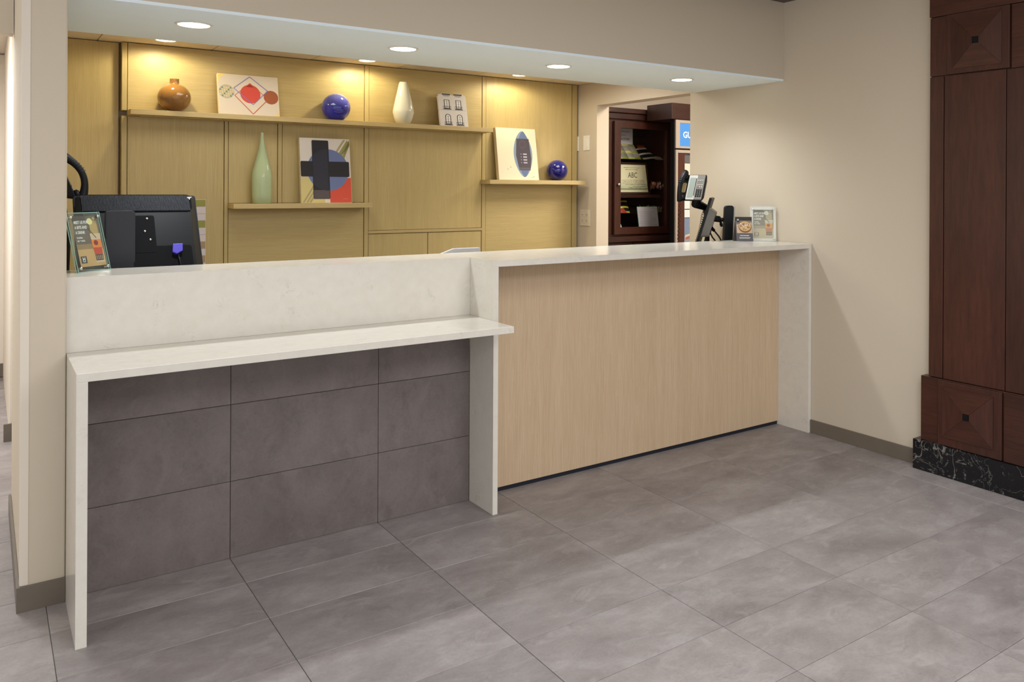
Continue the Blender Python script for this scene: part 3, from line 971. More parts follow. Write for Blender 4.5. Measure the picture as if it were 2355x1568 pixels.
boss(1.977, 2.290, 2.046, 2.349, 2.013, 2.262, 2.070, 2.332, 3.998, 4.0213, 0.013)
boss(2.000, 2.323, 0.157, 0.484, 2.040, 2.301, 0.199, 0.457, 3.990, 4.0035, 0.013)

# ------------------------------------------------------------------ acrylic signs
POSTER = [ink(104, 92, 78), ink(150, 122, 84), ink(196, 158, 104), ink(240, 240, 236), ink(226, 214, 150), ink(224, 128, 48), ink(196, 66, 44), ink(40, 40, 46), ink(206, 180, 150), ink(128, 38, 48), ink(178, 150, 92), ink(70, 62, 54)]


def poster(M, wd, hg, parent, faded=False):
    PC = POSTER if not faded else [ink(150, 140, 122), ink(176, 164, 140), ink(206, 190, 156), ink(246, 246, 240), ink(226, 222, 206), ink(226, 172, 100), ink(200, 140, 104), ink(150, 138, 116), ink(214, 204, 182), ink(176, 120, 84), ink(190, 178, 146), ink(120, 110, 92)]
    p = MB(M)
    F = lambda pts, mi, h: p.flat([(a * wd, b * hg) for a, b in pts], mi, h)
    rows = [(0, .12, 2), (.12, .22, 2), (.22, .34, 2), (.34, .44, 1), (.44, .58, 0), (.58, 1.0, 0)]
    for a, b_, mi in rows:
        F([(0, a), (1, a), (1, b_), (0, b_)], mi, 0.0002)
    F([(0.60, 0.42), (0.95, 0.42), (0.92, 0.90), (0.64, 0.90)], 10, 0.0003)
    F([(0.0, 0.88), (0.55, 0.88), (0.5, 1.0), (0.0, 1.0)], 11, 0.0003)
    p.flat(circle(0.66 * wd, 0.885 * hg, 0.085 * wd * 1.25, 24), 4, 0.0005)
    p.flat(circle(0.83 * wd, 0.94 * hg, 0.05 * wd, 16), 10, 0.0005)
    F(line((0.50, 0.78), (0.80, 0.55), 0.022), 11, 0.0006)
    # glass with the drink
    F([(0.57, 0.64), (0.98, 0.64), (0.96, 0.52), (0.59, 0.52)], 8, 0.0005)
    F([(0.585, 0.52), (0.965, 0.52), (0.95, 0.36), (0.60, 0.36)], 5, 0.0007)
    F([(0.60, 0.36), (0.95, 0.36), (0.93, 0.22), (0.63, 0.22)], 6, 0.0007)
    F([(0.63, 0.22), (0.93, 0.22), (0.92, 0.10), (0.64, 0.10)], 11, 0.0006)
    for k in range(4):
        F(line((0.67 + 0.07 * k, 0.20), (0.69 + 0.065 * k, 0.12), 0.018), 8, 0.0008)
    F([(0.60, 0.06), (0.97, 0.06), (0.95, 0.10), (0.62, 0.10)], 8, 0.0007)
    p.flat(circle(0.745 * wd, 0.455 * hg, 0.085 * wd, 20), 9, 0.0009)
    F([(0.05, 0.07), (0.27, 0.07), (0.27, 0.205), (0.05, 0.205)], 7, 0.0007)
    lettering(p, 'H', 0.16 * wd, 0.115 * hg, 0.17 * wd, 3, 0.0010, 'CENTER', 0.9, bold=0.0006)
    F([(0.105, 0.093), (0.215, 0.093), (0.215, 0.103), (0.105, 0.103)], 3, 0.0010)
    for s_, yy in (('MEET US FOR', 0.845), ('A BITE AND', 0.745), ('A DRINK', 0.645)):
        lettering(p, s_, 0.04 * wd, yy * hg, 0.135 * wd, 3, 0.0012, 'LEFT', 0.66, bold=0.0004, shear=0.08)
    for s_, yy in (('Socialize,', 0.555), ('sip + snack.', 0.495)):
        lettering(p, s_, 0.05 * wd, yy * hg, 0.085 * wd, 3, 0.0012, 'LEFT', 0.75, bold=0.0002)
    p.build('poster', PC, parent, recalc=False)


def acrylic_sign(label, origin, u, up, wd, hg, px, pz, pw, ph, grp, foot=False, faded=False, depth=0.012):
    M = basis(origin, u, up)
    t = thing('acrylic_sign', label, 'sign', origin, 0, grp)
    MB(M).box(0.0012, wd - 0.0012, 0.0012, hg - 0.0012, -0.003, 0.0).build('front_plate', PANE if faded else ACRYL, t)
    MB(M).box(0.0012, wd - 0.0012, 0.0012, hg - 0.0012, -depth, -depth + 0.003).build('back_plate', ACRYL, t)
    e = MB(M)
    for dz in (0.0, -depth + 0.003):
        e.box(0, 0.0011, 0, hg, dz - 0.003, dz)
        e.box(wd - 0.0011, wd, 0, hg, dz - 0.003, dz)
        e.box(0.0011, wd - 0.0011, hg - 0.0011, hg, dz - 0.003, dz)
        e.box(0.0011, wd - 0.0011, 0, 0.0011, dz - 0.003, dz)
    e.build('polished_edge', ACRYE if not faded else WHITEPL, t)
    M2 = M @ Matrix.Translation((px, pz, -depth + 0.0038))
    MB(M2).box(0, pw, 0, ph, 0.0, 0.0006).build('poster_sheet', PAPER, t)
    poster(M2 @ Matrix.Translation((0, 0, 0.0006)), pw, ph, t, faded)
    for a in (0.013, wd - 0.013):
        for c_ in (0.014, hg - 0.018):
            MB(M).lathe([(0.0045, -depth - 0.001), (0.0045, 0.0008), (0.0058, 0.001), (0.0058, 0.004), (0.003, 0.005)], (a, c_, 0), 14).build('standoff', CHROME, t)
    if faded:
        MB(M).box(0.0015, wd - 0.0015, 0.0015, hg - 0.0015, -depth + 0.0031, -depth + 0.0036).build('back_card', WHITEPL, t)
    return t


u1 = Vector((0.116, 0.098, 0)).normalized()
acrylic_sign('clear acrylic sign with dark drinks poster beside the left wall end', (0.290, 3.527, H + 0.002), u1, (-0.037, 0.044, 0.220), 0.152, 0.228, 0.024, 0.020, 0.120, 0.196, 'drinks signs on the counter')
u2 = Vector((0.80, -0.60, 0)).normalized()
acrylic_sign('pale acrylic sign with faded drinks poster against the right wall', (3.908, 3.512, H + 0.002), u2, (0.006, 0.010, 0.215), 0.157, 0.216, 0.017, 0.017, 0.125, 0.178, 'drinks signs on the counter', faded=True)

# small table card beside the right sign
o0 = Vector((3.822, 3.552, H + 0.001))
t = thing('table_card', 'small grey folded card with a food bowl picture beside the pale sign', 'card', tuple(o0))
M = basis(o0, (0.80, -0.60, 0), (0.004, 0.02, 0.155))
MB(M).box(0, 0.104, 0, 0.152, -0.0012, 0).build('front_leaf', ink(92, 88, 92), t)
Mb = basis(o0 + Vector((-0.004, 0.026, 0)), (0.80, -0.60, 0), (0.006, -0.010, 0.15))
MB(Mb).box(0, 0.104, 0, 0.150, -0.0012, 0).build('back_leaf', ink(52, 44, 40), t)
p = MB(M)
cols = [ink(196, 168, 140), ink(150, 110, 70), ink(206, 170, 118), ink(40, 40, 48), ink(240, 238, 234), ink(190, 120, 70), ink(128, 116, 104), ink(120, 76, 44)]
p.flat([(0.006, 0.050), (0.102, 0.050), (0.102, 0.149), (0.006, 0.149)], 0, 0.0003)
p.flat([(0.006, 0.105), (0.102, 0.118), (0.102, 0.149), (0.006, 0.149)], 6, 0.0005)
p.flat(circle(0.058, 0.089, 0.040, 30, 0.036), 7, 0.0007)
p.flat(circle(0.058, 0.093, 0.037, 30, 0.031), 2, 0.0009)
for i in range(34):
    a, r = random.uniform(0, 2 * PI), 0.034 * math.sqrt(random.random())
    cx, cy = 0.058 + r * math.cos(a), 0.093 + r * 0.8 * math.sin(a)
    p.flat(circle(cx, cy, random.uniform(0.0025, 0.005), 7), random.choice((1, 4, 5, 7, 0)), 0.0011 + 0.00003 * i)
p.flat([(0.008, 0.118), (0.026, 0.118), (0.026, 0.149), (0.008, 0.149)], 3, 0.0026)
lettering(p, 'H', 0.017, 0.128, 0.016, 4, 0.0029, 'CENTER', 0.9, bold=0.0004)
for yy, a, c_ in ((0.033, 0.024, 0.080), (0.0225, 0.018, 0.088), (0.0165, 0.020, 0.084)):
    x = a
    while x < c_:
        l = random.uniform(0.004, 0.010)
        p.flat([(x, yy), (min(x + l, c_), yy), (min(x + l, c_), yy + (0.0045 if yy > 0.03 else 0.0025)), (x, yy + (0.0045 if yy > 0.03 else 0.0025))], 4, 0.0006)
        x += l + 0.002
p.build('printed_picture', cols, t, recalc=False)

# ------------------------------------------------------------------ left workstation: monitor from behind
mo = thing('monitor', 'large black monitor seen from behind on the left end of the desk', 'monitor', (0.54, 3.86, 0.745))
up = Vector((0.0, 0.17, 0.285)).normalized()
# print plane on the back face, facing the camera: u right, v up, n towards the lobby
MM = basis((0.302, 3.70, 1.020), (1, 0.012, 0), up)
WD, HG = 0.470, 0.468
bz = MB(MM)
bz.prism(rrect(0, WD, 0, HG, 0.012), -0.030, -0.012)
bz.build('screen_bezel', BLACK, mo, bevel=0.003)
MB(MM).box(0.012, WD - 0.012, 0.012, HG - 0.012, -0.0306, -0.0301).build('screen', BLACKM, mo)
hs = MB(MM)
o1, o2 = rrect(0.006, WD - 0.006, 0.006, HG - 0.004, 0.016), rrect(0.030, WD - 0.034, 0.03, HG - 0.016, 0.04)
n = len(o1)
hs.add([(a, b_, -0.012) for a, b_ in o1] + [(a, b_, 0.020) for a, b_ in o2], [tuple(range(n, 2 * n))] + [(i, (i + 1) % n, n + (i + 1) % n, n + i) for i in range(n)], 0, False)
hs.build('rear_housing', BLACK, mo)
vp = rrect(0.022, WD - 0.026, HG - 0.100, HG - 0.016, 0.022)
v_ = MB(MM)
v_.prism(vp, 0.0195, 0.0225)
vo = v_.build('vent_panel', BLACKM, mo)
sl = MB(MM)
for k in range(92):
    a = 0.028 + k * 0.00445
    a2 = a - 0.004
    sl.add([(a, HG - 0.096, 0.0226), (a + 0.0021, HG - 0.096, 0.0226), (a2 + 0.0021, HG - 0.022, 0.0226), (a2, HG - 0.022, 0.0226),
            (a, HG - 0.096, 0.0262), (a + 0.0021, HG - 0.096, 0.0262), (a2 + 0.0021, HG - 0.022, 0.0262), (a2, HG - 0.022, 0.0262)],
           [(4, 5, 6, 7), (0, 1, 5, 4), (1, 2, 6, 5), (2, 3, 7, 6), (3, 0, 4, 7)])
o = sl.build('vent_ribs', CHAR, vo)
o['kind'] = 'stuff'
bd = MB(MM)
bd.prism([(0.425, HG - 0.034), (0.431, HG - 0.030), (0.448, HG - 0.030), (0.440, HG - 0.036), (0.436, HG - 0.046), (0.433, HG - 0.038)], 0.0264, 0.027)
bd.build('badge', SILVER, mo)
rc = MB(MM)
rc.prism(rrect(0.205, 0.290, 0.175, 0.350, 0.01), 0.0195, 0.022)
rc.build('mount_recess', BLACKM, mo)
for a, c_ in ((0.262, 0.335), (0.268, 0.235), (0.250, 0.275)):
    MB(MM).lathe([(0.0, 0.0), (0.005, 0.0), (0.005, 0.002), (0.003, 0.003), (0.0, 0.0032)], (a, c_, 0.0221), 12, close=False).build('screw', CHROME, mo)
rc = MB(MM)
rc.prism(rrect(0.20, WD - 0.045, 0.10, 0.205, 0.012), 0.0198, 0.0212)
rc.build('port_recess', BLACKM, mo)
MB(MM).prism([(0.345, 0.168), (0.350, 0.206), (0.388, 0.206), (0.385, 0.172), (0.372, 0.166), (0.362, 0.158)], 0.0213, 0.036).build('video_plug', PURPLE, mo, bevel=0.002)
MB(MM).tube([(0.367, 0.16, 0.028), (0.370, 0.13, 0.03), (0.374, 0.09, 0.03), (0.376, 0.04, 0.022)], 0.0035).build('cable', BLACK, mo)
# stand in front of the back face
st = MB()
st.prism(rrect(0.400, 0.507, 0.746, 1.356, 0.014), 3.752, 3.788, 'y')
st.build('stand_column', CHAR, mo, bevel=0.003)
MB().box(0.34, 0.60, 3.73, 3.98, 0.7452, 0.760).build('stand_foot', CHAR, mo, bevel=0.004)
MB().box(0.435, 0.475, 3.789, 3.835, 1.20, 1.26).build('tilt_hinge', BLACKM, mo)

# ------------------------------------------------------------------ desk phones


def desk_phone(label, M, stand_pts, grp, cord_end, cord_back=None):
    """M: print matrix of the phone face: u to its right, v up, n out of the face; origin lower left of the face"""
    t = thing('desk_phone', label, 'phone', tuple(M.translation), 0, grp)
    bd = MB(M)
    o1 = rrect(-0.004, 0.166, -0.004, 0.172, 0.012)
    o2 = rrect(0.006, 0.156, 0.012, 0.158, 0.02)
    n = len(o1)
    bd.add([(a, c_, -0.004) for a, c_ in o1] + [(a, c_, -0.034) for a, c_ in o2] + [(a, c_, 0.0) for a, c_ in rrect(0.0, 0.162, 0.0, 0.168, 0.010)],
           [tuple(range(2 * n - 1, n - 1, -1)), tuple(range(2 * n, 3 * n))] + [(n + i, n + (i + 1) % n, (i + 1) % n, i) for i in range(n)] + [(i, (i + 1) % n, 2 * n + (i + 1) % n, 2 * n + i) for i in range(n)])
    bd.build('housing', BLACK, t)
    MB(M).prism(rrect(0.048, 0.108, 0.002, 0.166, 0.004), 0.0002, 0.006).build('display_panel', SILVER, t, bevel=0.001)
    MB(M).prism(rrect(0.058, 0.096, 0.018, 0.148, 0.003), 0.0061, 0.0072).build('display', LCD, t)
    for k in range(13):
        MB(M).box(0.099, 0.105, 0.030 + k * 0.009, 0.035 + k * 0.009, 0.0061, 0.0082).build('line_key', BLACK, t)
    MB(M).prism(rrect(0.109, 0.161, 0.002, 0.166, 0.006), 0.0002, 0.008).build('key_panel', GREYP, t, bevel=0.001)
    for i in range(3):
        for j in range(4):
            MB(M).prism(rrect(0.115 + i * 0.0145, 0.1255 + i * 0.0145, 0.020 + j * 0.0135, 0.029 + j * 0.0135, 0.003, 3), 0.0081, 0.0108).build('dial_key', BLACK, t)
        for j in range(2):
            MB(M).prism(rrect(0.116 + i * 0.0145, 0.1245 + i * 0.0145, 0.082 + j * 0.014, 0.089 + j * 0.014, 0.003, 3), 0.0081, 0.0102).build('function_key', SILVER if (i + j) else ink(196, 90, 80), t)
        MB(M).prism(rrect(0.116 + i * 0.0145, 0.1245 + i * 0.0145, 0.127, 0.133, 0.003, 3), 0.0081, 0.0102).build('function_key', SILVER, t)
    # handset on the left of the face
    hp, hr = [], []
    for i in range(17):
        s_ = i / 16
        v_ = -0.010 + 0.190 * s_
        hgt = 0.018 + 0.040 * math.sin(PI * s_) ** 0.8
        hp.append((0.022, v_, hgt))
        hr.append(0.0135 + 0.007 * abs(2 * s_ - 1) ** 3)
    hso = MB(M).tube(hp, hr, 12).build('handset', BLACK, t)
    for v_ in (0.012, 0.158):
        MB(M).lathe([(0.017, 0.0004), (0.021, 0.004), (0.021, 0.014), (0.015, 0.020)], (0.022, v_, 0), 18).build('ear_cup', BLACK, hso)
    for k in range(7):
        i = 9 + k
        a = hp[i]
        MB(M).tube([(a[0] - 0.017, a[1], a[2] - 0.004), (a[0] - 0.010, a[1], a[2] + 0.0125), (a[0], a[1], a[2] + 0.0165), (a[0] + 0.010, a[1], a[2] + 0.0125), (a[0] + 0.017, a[1], a[2] - 0.004)], 0.0018, 6).build('grip_rib', CHAR, hso)
    MB(M).prism(rrect(0.010, 0.036, 0.050, 0.116, 0.010), 0.0002, 0.004).build('cradle_plate', ink(150, 128, 84), t)
    # bracket below and behind
    MB().tube(stand_pts, [0.030, 0.032, 0.022, 0.014, 0.014][:len(stand_pts)], 12).build('mount_arm', BLACK, t)
    # coiled cord
    st_ = M @ Vector((0.022, -0.014, 0.02))
    en = Vector(cord_end)
    pts = []
    nturn = 20
    axis = (en - st_)
    a = axis.normalized().cross(Vector((0.5, -0.8, 0.1))).normalized()
    b2 = axis.normalized().cross(a)
    for i in range(nturn * 10 + 1):
        s_ = i / (nturn * 10)
        sag = Vector((0, 0, -0.02)) * math.sin(PI * s_)
        rr = 0.0068 * min(1.0, s_ * 8, (1 - s_) * 8 + 0.05)
        pts.append(st_ + axis * s_ + sag + rr * (math.cos(2 * PI * nturn * s_) * a + math.sin(2 * PI * nturn * s_) * b2))
    MB().tube(pts, 0.0018, 5).build('coiled_cord', BLACK, t)
    if cord_back:
        a0, b0 = Vector(cord_back[0]), Vector(cord_back[1])
        axis = b0 - a0
        a = axis.normalized().cross(Vector((0.5, -0.8, 0.1))).normalized()
        b2 = axis.normalized().cross(a)
        pts = []
        for i in range(161):
            s_ = i / 160
            rr = 0.0075 * min(1.0, s_ * 8, (1 - s_) * 8 + 0.05)
            pts.append(a0 + axis * s_ + Vector((0.012, 0, 0)) * math.sin(PI * s_) + rr * (math.cos(32 * PI * s_) * a + math.sin(32 * PI * s_) * b2))
        MB().tube(pts, 0.0018, 5).build('coiled_cord', BLACK, t)
    return t


al = math.radians(21)
PM = basis((3.600, 3.840, 1.386), (0.30, -0.95, 0), (math.sin(al) * 0.95, math.sin(al) * 0.25, math.cos(al)))
desk_phone('dark desk phone with silver display on an arm by the right wall', PM,
           [PM @ Vector((0.09, 0.07, -0.045)), PM @ Vector((0.10, -0.004, -0.050)), Vector((3.870, 3.870, 1.335)), Vector((3.975, 3.955, 1.22)), Vector((4.005, 3.99, 0.76))],
           'desk phones behind the counter', (3.605, 3.86, 0.90), ((3.735, 3.76, 1.315), (3.585, 3.68, 1.10)))
PM2 = basis((0.318, 3.985, 1.405), (0, 1, 0), (-0.36, 0, 0.93))
desk_phone('desk phone seen edge-on above the left monitor, its handset arched out', PM2,
           [PM2 @ Vector((0.08, 0.07, -0.05)), PM2 @ Vector((0.09, 0.03, -0.06)), Vector((0.285, 4.08, 1.25)), Vector((0.285, 4.09, 1.0)), Vector((0.285, 4.09, 0.76))],
           'desk phones behind the counter', (0.40, 4.16, 0.95))

# ------------------------------------------------------------------ right workstation: monitor edge on, on an arm
rm = thing('monitor', 'slim black monitor seen edge-on beside the right desk phone', 'monitor', (3.82, 3.82, 0.745))
n_ = Vector((-0.62, 0.70, 0.28)).normalized()
upv = Vector((0.0, 0.0, 1.0))
upv = (upv - upv.dot(n_) * n_).normalized()
uu = upv.cross(n_).normalized()
RM = basis((3.617, 3.700, 1.130), uu, upv)
RM = RM @ Matrix.Translation((-0.34, -0.08, 0))
MB(RM).prism(rrect(0.0, 0.34, 0.0, 0.365, 0.008), -0.016, 0.0).build('screen_bezel', BLACK, rm, bevel=0.002)
MB(RM).box(0.012, 0.328, 0.012, 0.353, 0.0002, 0.0008).build('screen', BLACKM, rm)
o1, o2 = rrect(0.05, 0.29, 0.11, 0.30, 0.012), rrect(0.075, 0.265, 0.125, 0.285, 0.012)
n = len(o1)
h2 = MB(RM)
h2.add([(a, c_, -0.0162) for a, c_ in o1] + [(a, c_, -0.062) for a, c_ in o2], [tuple(range(2 * n - 1, n - 1, -1)), tuple(range(n))] + [(n + i, n + (i + 1) % n, (i + 1) % n, i) for i in range(n)])
h2.build('rear_housing', GREYP, rm)
MB().tube([(3.800, 3.775, 1.275), (3.835, 3.765, 1.268), (3.868, 3.742, 1.262)], [0.026, 0.022, 0.020], 12).build('arm', BLACK, rm)
MB().tube([(3.868, 3.742, 1.262), (3.880, 3.735, 1.260), (3.890, 3.728, 1.258)], [0.014, 0.012, 0.014], 10).build('swivel_joint', BLACK, rm)
MB().tube([(3.868, 3.735, 1.25), (3.868, 3.728, 1.228), (3.866, 3.722, 1.218)], [0.008, 0.011, 0.009], 8).build('clamp_knob', BLACKM, rm)
pm = basis((3.860, 3.715, 0.746), (0.86, -0.51, 0), (0.035, 0.0, 0.61))
MB(pm).prism(rrect(0.0, 0.055, 0.0, 0.606, 0.018), -0.05, 0.0).build('stand_column', BLACK, rm, bevel=0.002)
MB(pm).prism(rrect(0.0555, 0.064, 0.0, 0.600, 0.004), -0.045, -0.004).build('column_sheen', SILVER, rm)  # silver strip paints the pale reflection along the column edge
MB().box(3.76, 3.98, 3.68, 3.90, 0.7452, 0.757).build('stand_foot', BLACK, rm, bevel=0.003)
for k, pts in enumerate((
        [(3.755, 3.735, 1.215), (3.765, 3.725, 1.18), (3.775, 3.715, 1.15), (3.800, 3.705, 1.12), (3.80, 3.70, 0.95)],
        [(3.768, 3.725, 1.215), (3.790, 3.712, 1.19), (3.815, 3.700, 1.158), (3.833, 3.695, 1.13), (3.84, 3.69, 0.95)],
        [(3.745, 3.74, 1.215), (3.742, 3.735, 1.17), (3.730, 3.73, 1.145), (3.715, 3.725, 1.12), (3.70, 3.72, 0.95)])):
    c_ = MB().tube(pts, 0.005).build('cable', BLACK, rm)
    MB().tube([Vector(pts[0]) + Vector((0, 0, 0.012)), pts[0], pts[1]], [0.012, 0.013, 0.009], 8).build('cable_plug', BLACKM, c_)

# pale tray just showing over the counter edge
t = thing('document_tray', 'pale grey document tray corner rising behind the counter middle', 'tray', (2.0, 3.80, 0.745))
MB().prism([(1.868, 0.746), (2.112, 0.746), (2.112, 1.136), (2.106, 1.1465), (1.955, 1.1465), (1.868, 1.118)], 3.745, 3.760, 'y').build('front_panel', plain('pale_grey_plastic', (204, 204, 206), 0.4), t, bevel=0.003)
MB().prism([(1.872, 0.746), (2.108, 0.746), (2.108, 1.10), (1.872, 1.09)], 3.7605, 3.95, 'y').build('body', WHITEPL, t, bevel=0.003)

# colour chart pinned on the oak wall
t = thing('wall_chart', 'narrow white and green squared chart pinned on the oak wall behind the left monitor', 'chart', (1.08, 5.535, 1.17))
M = basis((1.012, 5.5385, 0.93), (1, 0, 0), (0, 0, 1))
MB(M).box(0, 0.132, 0, 0.445, 0, 0.0012).build('sheet', ink(212, 202, 200), t)
p = MB(M)
cols = [ink(214, 204, 204), ink(150, 150, 74), ink(168, 142, 110), ink(120, 110, 100)]
rows = [1, 0, 0, 1, 0, 0, 2, 0, 2, 0]
for k, mi in enumerate(rows):
    z1 = 0.442 - k * 0.044
    p.flat([(0.066, z1 - 0.041), (0.130, z1 - 0.041), (0.130, z1), (0.066, z1)], mi, 0.0015)
    p.flat([(0.002, z1 - 0.041), (0.064, z1 - 0.041), (0.064, z1), (0.002, z1)], 0, 0.0015)
    p.flat([(0.066, z1 - 0.0435), (0.130, z1 - 0.0435), (0.130, z1 - 0.042), (0.066, z1 - 0.042)], 3, 0.0016)
p.build('printed_grid', cols, t, recalc=False)

# ------------------------------------------------------------------ side room: display cabinet with goods
dc = thing('display_cabinet', 'dark wood snack cabinet with a glass door beyond the opening', 'cabinet', (5.14, 6.2, 0))
CX0, CX1, CY0, CY1 = 4.735, 5.56, 6.02, 6.42
MB().box(CX0, CX0 + 0.03, CY0, CY1, 0.0, 2.11).box(CX1 - 0.03, CX1, CY0, CY1, 0.0, 2.11).box(CX0 + 0.03, CX1 - 0.03, CY0, CY1, 2.075, 2.11).box(CX0 + 0.03, CX1 - 0.03, CY0, CY1, 0.94, 1.02).build('carcass', CHERRYZ, dc)
MB().box(CX0 + 0.0305, 4.868, CY0, CY0 + 0.02, 1.021, 2.074).build('face_stile', CHERRYZ, dc)
MB().box(5.455, CX1 - 0.0305, CY0, CY0 + 0.02, 1.021, 2.074).build('face_stile', CHERRYZ, dc)
MB().box(CX0 - 0.01, CX1 + 0.01, CY0 - 0.03, CY1, 2.111, 2.165).build('cornice', CHERRYX, dc, bevel=0.004)
MB().box(CX0 - 0.02, CX1 + 0.01, CY0 - 0.055, CY1, 2.167, 2.213).build('crown', CHERRYX, dc, bevel=0.006)
MB().box(CX0 - 0.01, CX1 + 0.005, CY0 - 0.045, CY0 - 0.0005, 0.955, 1.005).build('waist_rail', CHERRYX, dc, bevel=0.003)
for xa, xb in ((CX0 + 0.005, 5.03), (5.04, CX1 - 0.005)):
    MB().box(xa, xb, CY0 - 0.02, CY0 - 0.0005, 0.06, 0.945).build('lower_door', CHERRYX, dc, bevel=0.003)
dd = MB().box(4.800, 4.873, 5.985, 6.015, 1.025, 2.090).box(5.450, 5.530, 5.985, 6.015, 1.025, 2.090).box(4.873, 5.450, 5.985, 6.015, 1.025, 1.093).box(4.873, 5.450, 5.985, 6.015, 2.026, 2.090).build('door', CHERRYZ, dc, bevel=0.002)
MB().box(4.8735, 5.4495, 5.998, 6.002, 1.0935, 2.0255).build('glass_pane', PANE, dd)
MB(basis((4.838, 5.985, 1.495), (1, 0, 0), (0, 0, 1))).lathe([(0.006, 0.0), (0.006, 0.010), (0.014, 0.014), (0.015, 0.022), (0.009, 0.028)], (0, 0, 0), 18).build('door_knob', CHROME, dd)
MB().box(CX0 + 0.031, CX1 - 0.031, CY1 - 0.012, CY1 - 0.001, 1.02, 2.074).build('back_board', BLACKM, dc)
k = 0
z = 1.022
while z < 2.06:
    MB().box(CX0 + 0.0315, CX1 - 0.0315, CY1 - 0.026, CY1 - 0.0125, z, min(z + 0.082, 2.073)).build('back_slat', CHERRYX, dc, bevel=0.004, seg=1)
    z += 0.088
for zz in (1.735, 1.450, 1.215):
    so = MB().box(CX0 + 0.032, CX1 - 0.032, 6.06, 6.39, zz, zz + 0.006).box(CX0 + 0.032, CX1 - 0.032, 6.052, 6.058, zz, zz + 0.055).build('acrylic_tray', ACRYL, dc)
MB().box(4.79, 5.42, 6.03, 6.39, 1.370, 1.398).build('wood_shelf', CHERRYX, dc, bevel=0.002)

# framed permit on the wood shelf
t = thing('framed_permit', 'framed cream permit reading ABC inside the snack cabinet', 'frame', (5.1, 6.12, 1.399))
M = basis((4.82, 6.085, 1.3995), (1, 0, 0), (0, 0.055, 0.30))
fw, fh = 0.50, 0.315
MB(M).box(0, fw, 0, 0.022, 0, 0.014).box(0, fw, fh - 0.022, fh, 0, 0.014).box(0, 0.022, 0.022, fh - 0.022, 0, 0.014).box(fw - 0.022, fw, 0.022, fh - 0.022, 0, 0.014).build('frame', CHERRYX, t, bevel=0.002)
MB(M).box(0.022, fw - 0.022, 0.022, fh - 0.022, 0.002, 0.006).build('sheet', CREMEP, t)
p = MB(M)
cols = [ink(104, 100, 84), ink(150, 144, 118)]
lettering(p, 'ABC', 0.30, 0.165, 0.075, 0, 0.0065, 'CENTER', 0.8, bold=0.001, shear=0.2)
for yy, a, c_ in ((0.262, 0.20, 0.40), (0.245, 0.22, 0.38), (0.140, 0.16, 0.44), (0.126, 0.16, 0.45), (0.112, 0.15, 0.44), (0.098, 0.20, 0.45), (0.080, 0.30, 0.44), (0.066, 0.24, 0.40)):
    x = a
    while x < c_:
        l = random.uniform(0.008, 0.03)
        p.flat(line((x, yy), (min(x + l, c_), yy + random.uniform(-0.001, 0.001)), 0.0045), random.choice((0, 1)), 0.0066)
        x += l + 0.005
p.flat(circle(0.06, 0.255, 0.016, 16), 1, 0.0066)
p.build('printed_text', cols, t, recalc=False)


def sheet(label, origin, u, up, wd, hg, mt, title=None, titlesize=0.03, grp=None):
    M = basis(origin, u, up)
    t = thing('notice_sheet', label, 'notice', tuple(origin), 0, grp)
    MB(M).box(0, wd, 0, hg, -0.004, 0).build('acrylic_holder', ACRYE, t)
    MB(M).box(0.003, wd - 0.006, 0.003, hg - 0.003, 0.0, 0.001).build('sheet', mt, t)
    p = MB(M)
    cols = [ink(70, 68, 78), ink(140, 136, 150)]
    yy = hg - 0.05
    if title:
        lettering(p, title, wd * 0.66, hg * 0.62, titlesize, 0, 0.0014, 'CENTER', 0.95, bold=0.0008)
        p.flat(line((0.02, hg * 0.9), (wd * 0.85, hg * 0.9), 0.008), 1, 0.0014)
        p.flat(line((wd * 0.3, hg * 0.78), (wd * 0.7, hg * 0.78), 0.006), 1, 0.0014)
        yy = hg * 0.5
    while yy > 0.03:
        x = 0.02
        c_ = wd - 0.03 - random.choice((0, 0, 0.05))
        while x < c_:
            l = random.uniform(0.01, 0.04)
            p.flat(line((x, yy), (min(x + l, c_), yy), 0.003), 1, 0.0014)
            x += l + 0.005
        yy -= 0.016
    p.build('printed_text', cols, t, recalc=False)
    return t


sheet('grey notice reading FACTORY standing on the top tray of the snack cabinet', (4.90, 6.20, 1.742), (1, 0, 0), (0.02, 0.03, 0.30), 0.30, 0.305, LILACP, 'FACTORY', 0.030)
sheet('white letter in an acrylic holder at the bottom of the snack cabinet', (5.150, 6.034, 1.022), (1, 0.02, 0), (-0.02, 0.014, 0.22), 0.262, 0.262, LILACP)
sheet('tilted white letter at the bottom left corner of the snack cabinet', (4.77, 6.035, 1.022), (1, 0.05, 0), (-0.07, 0.012, 0.17), 0.20, 0.205, PAPER)


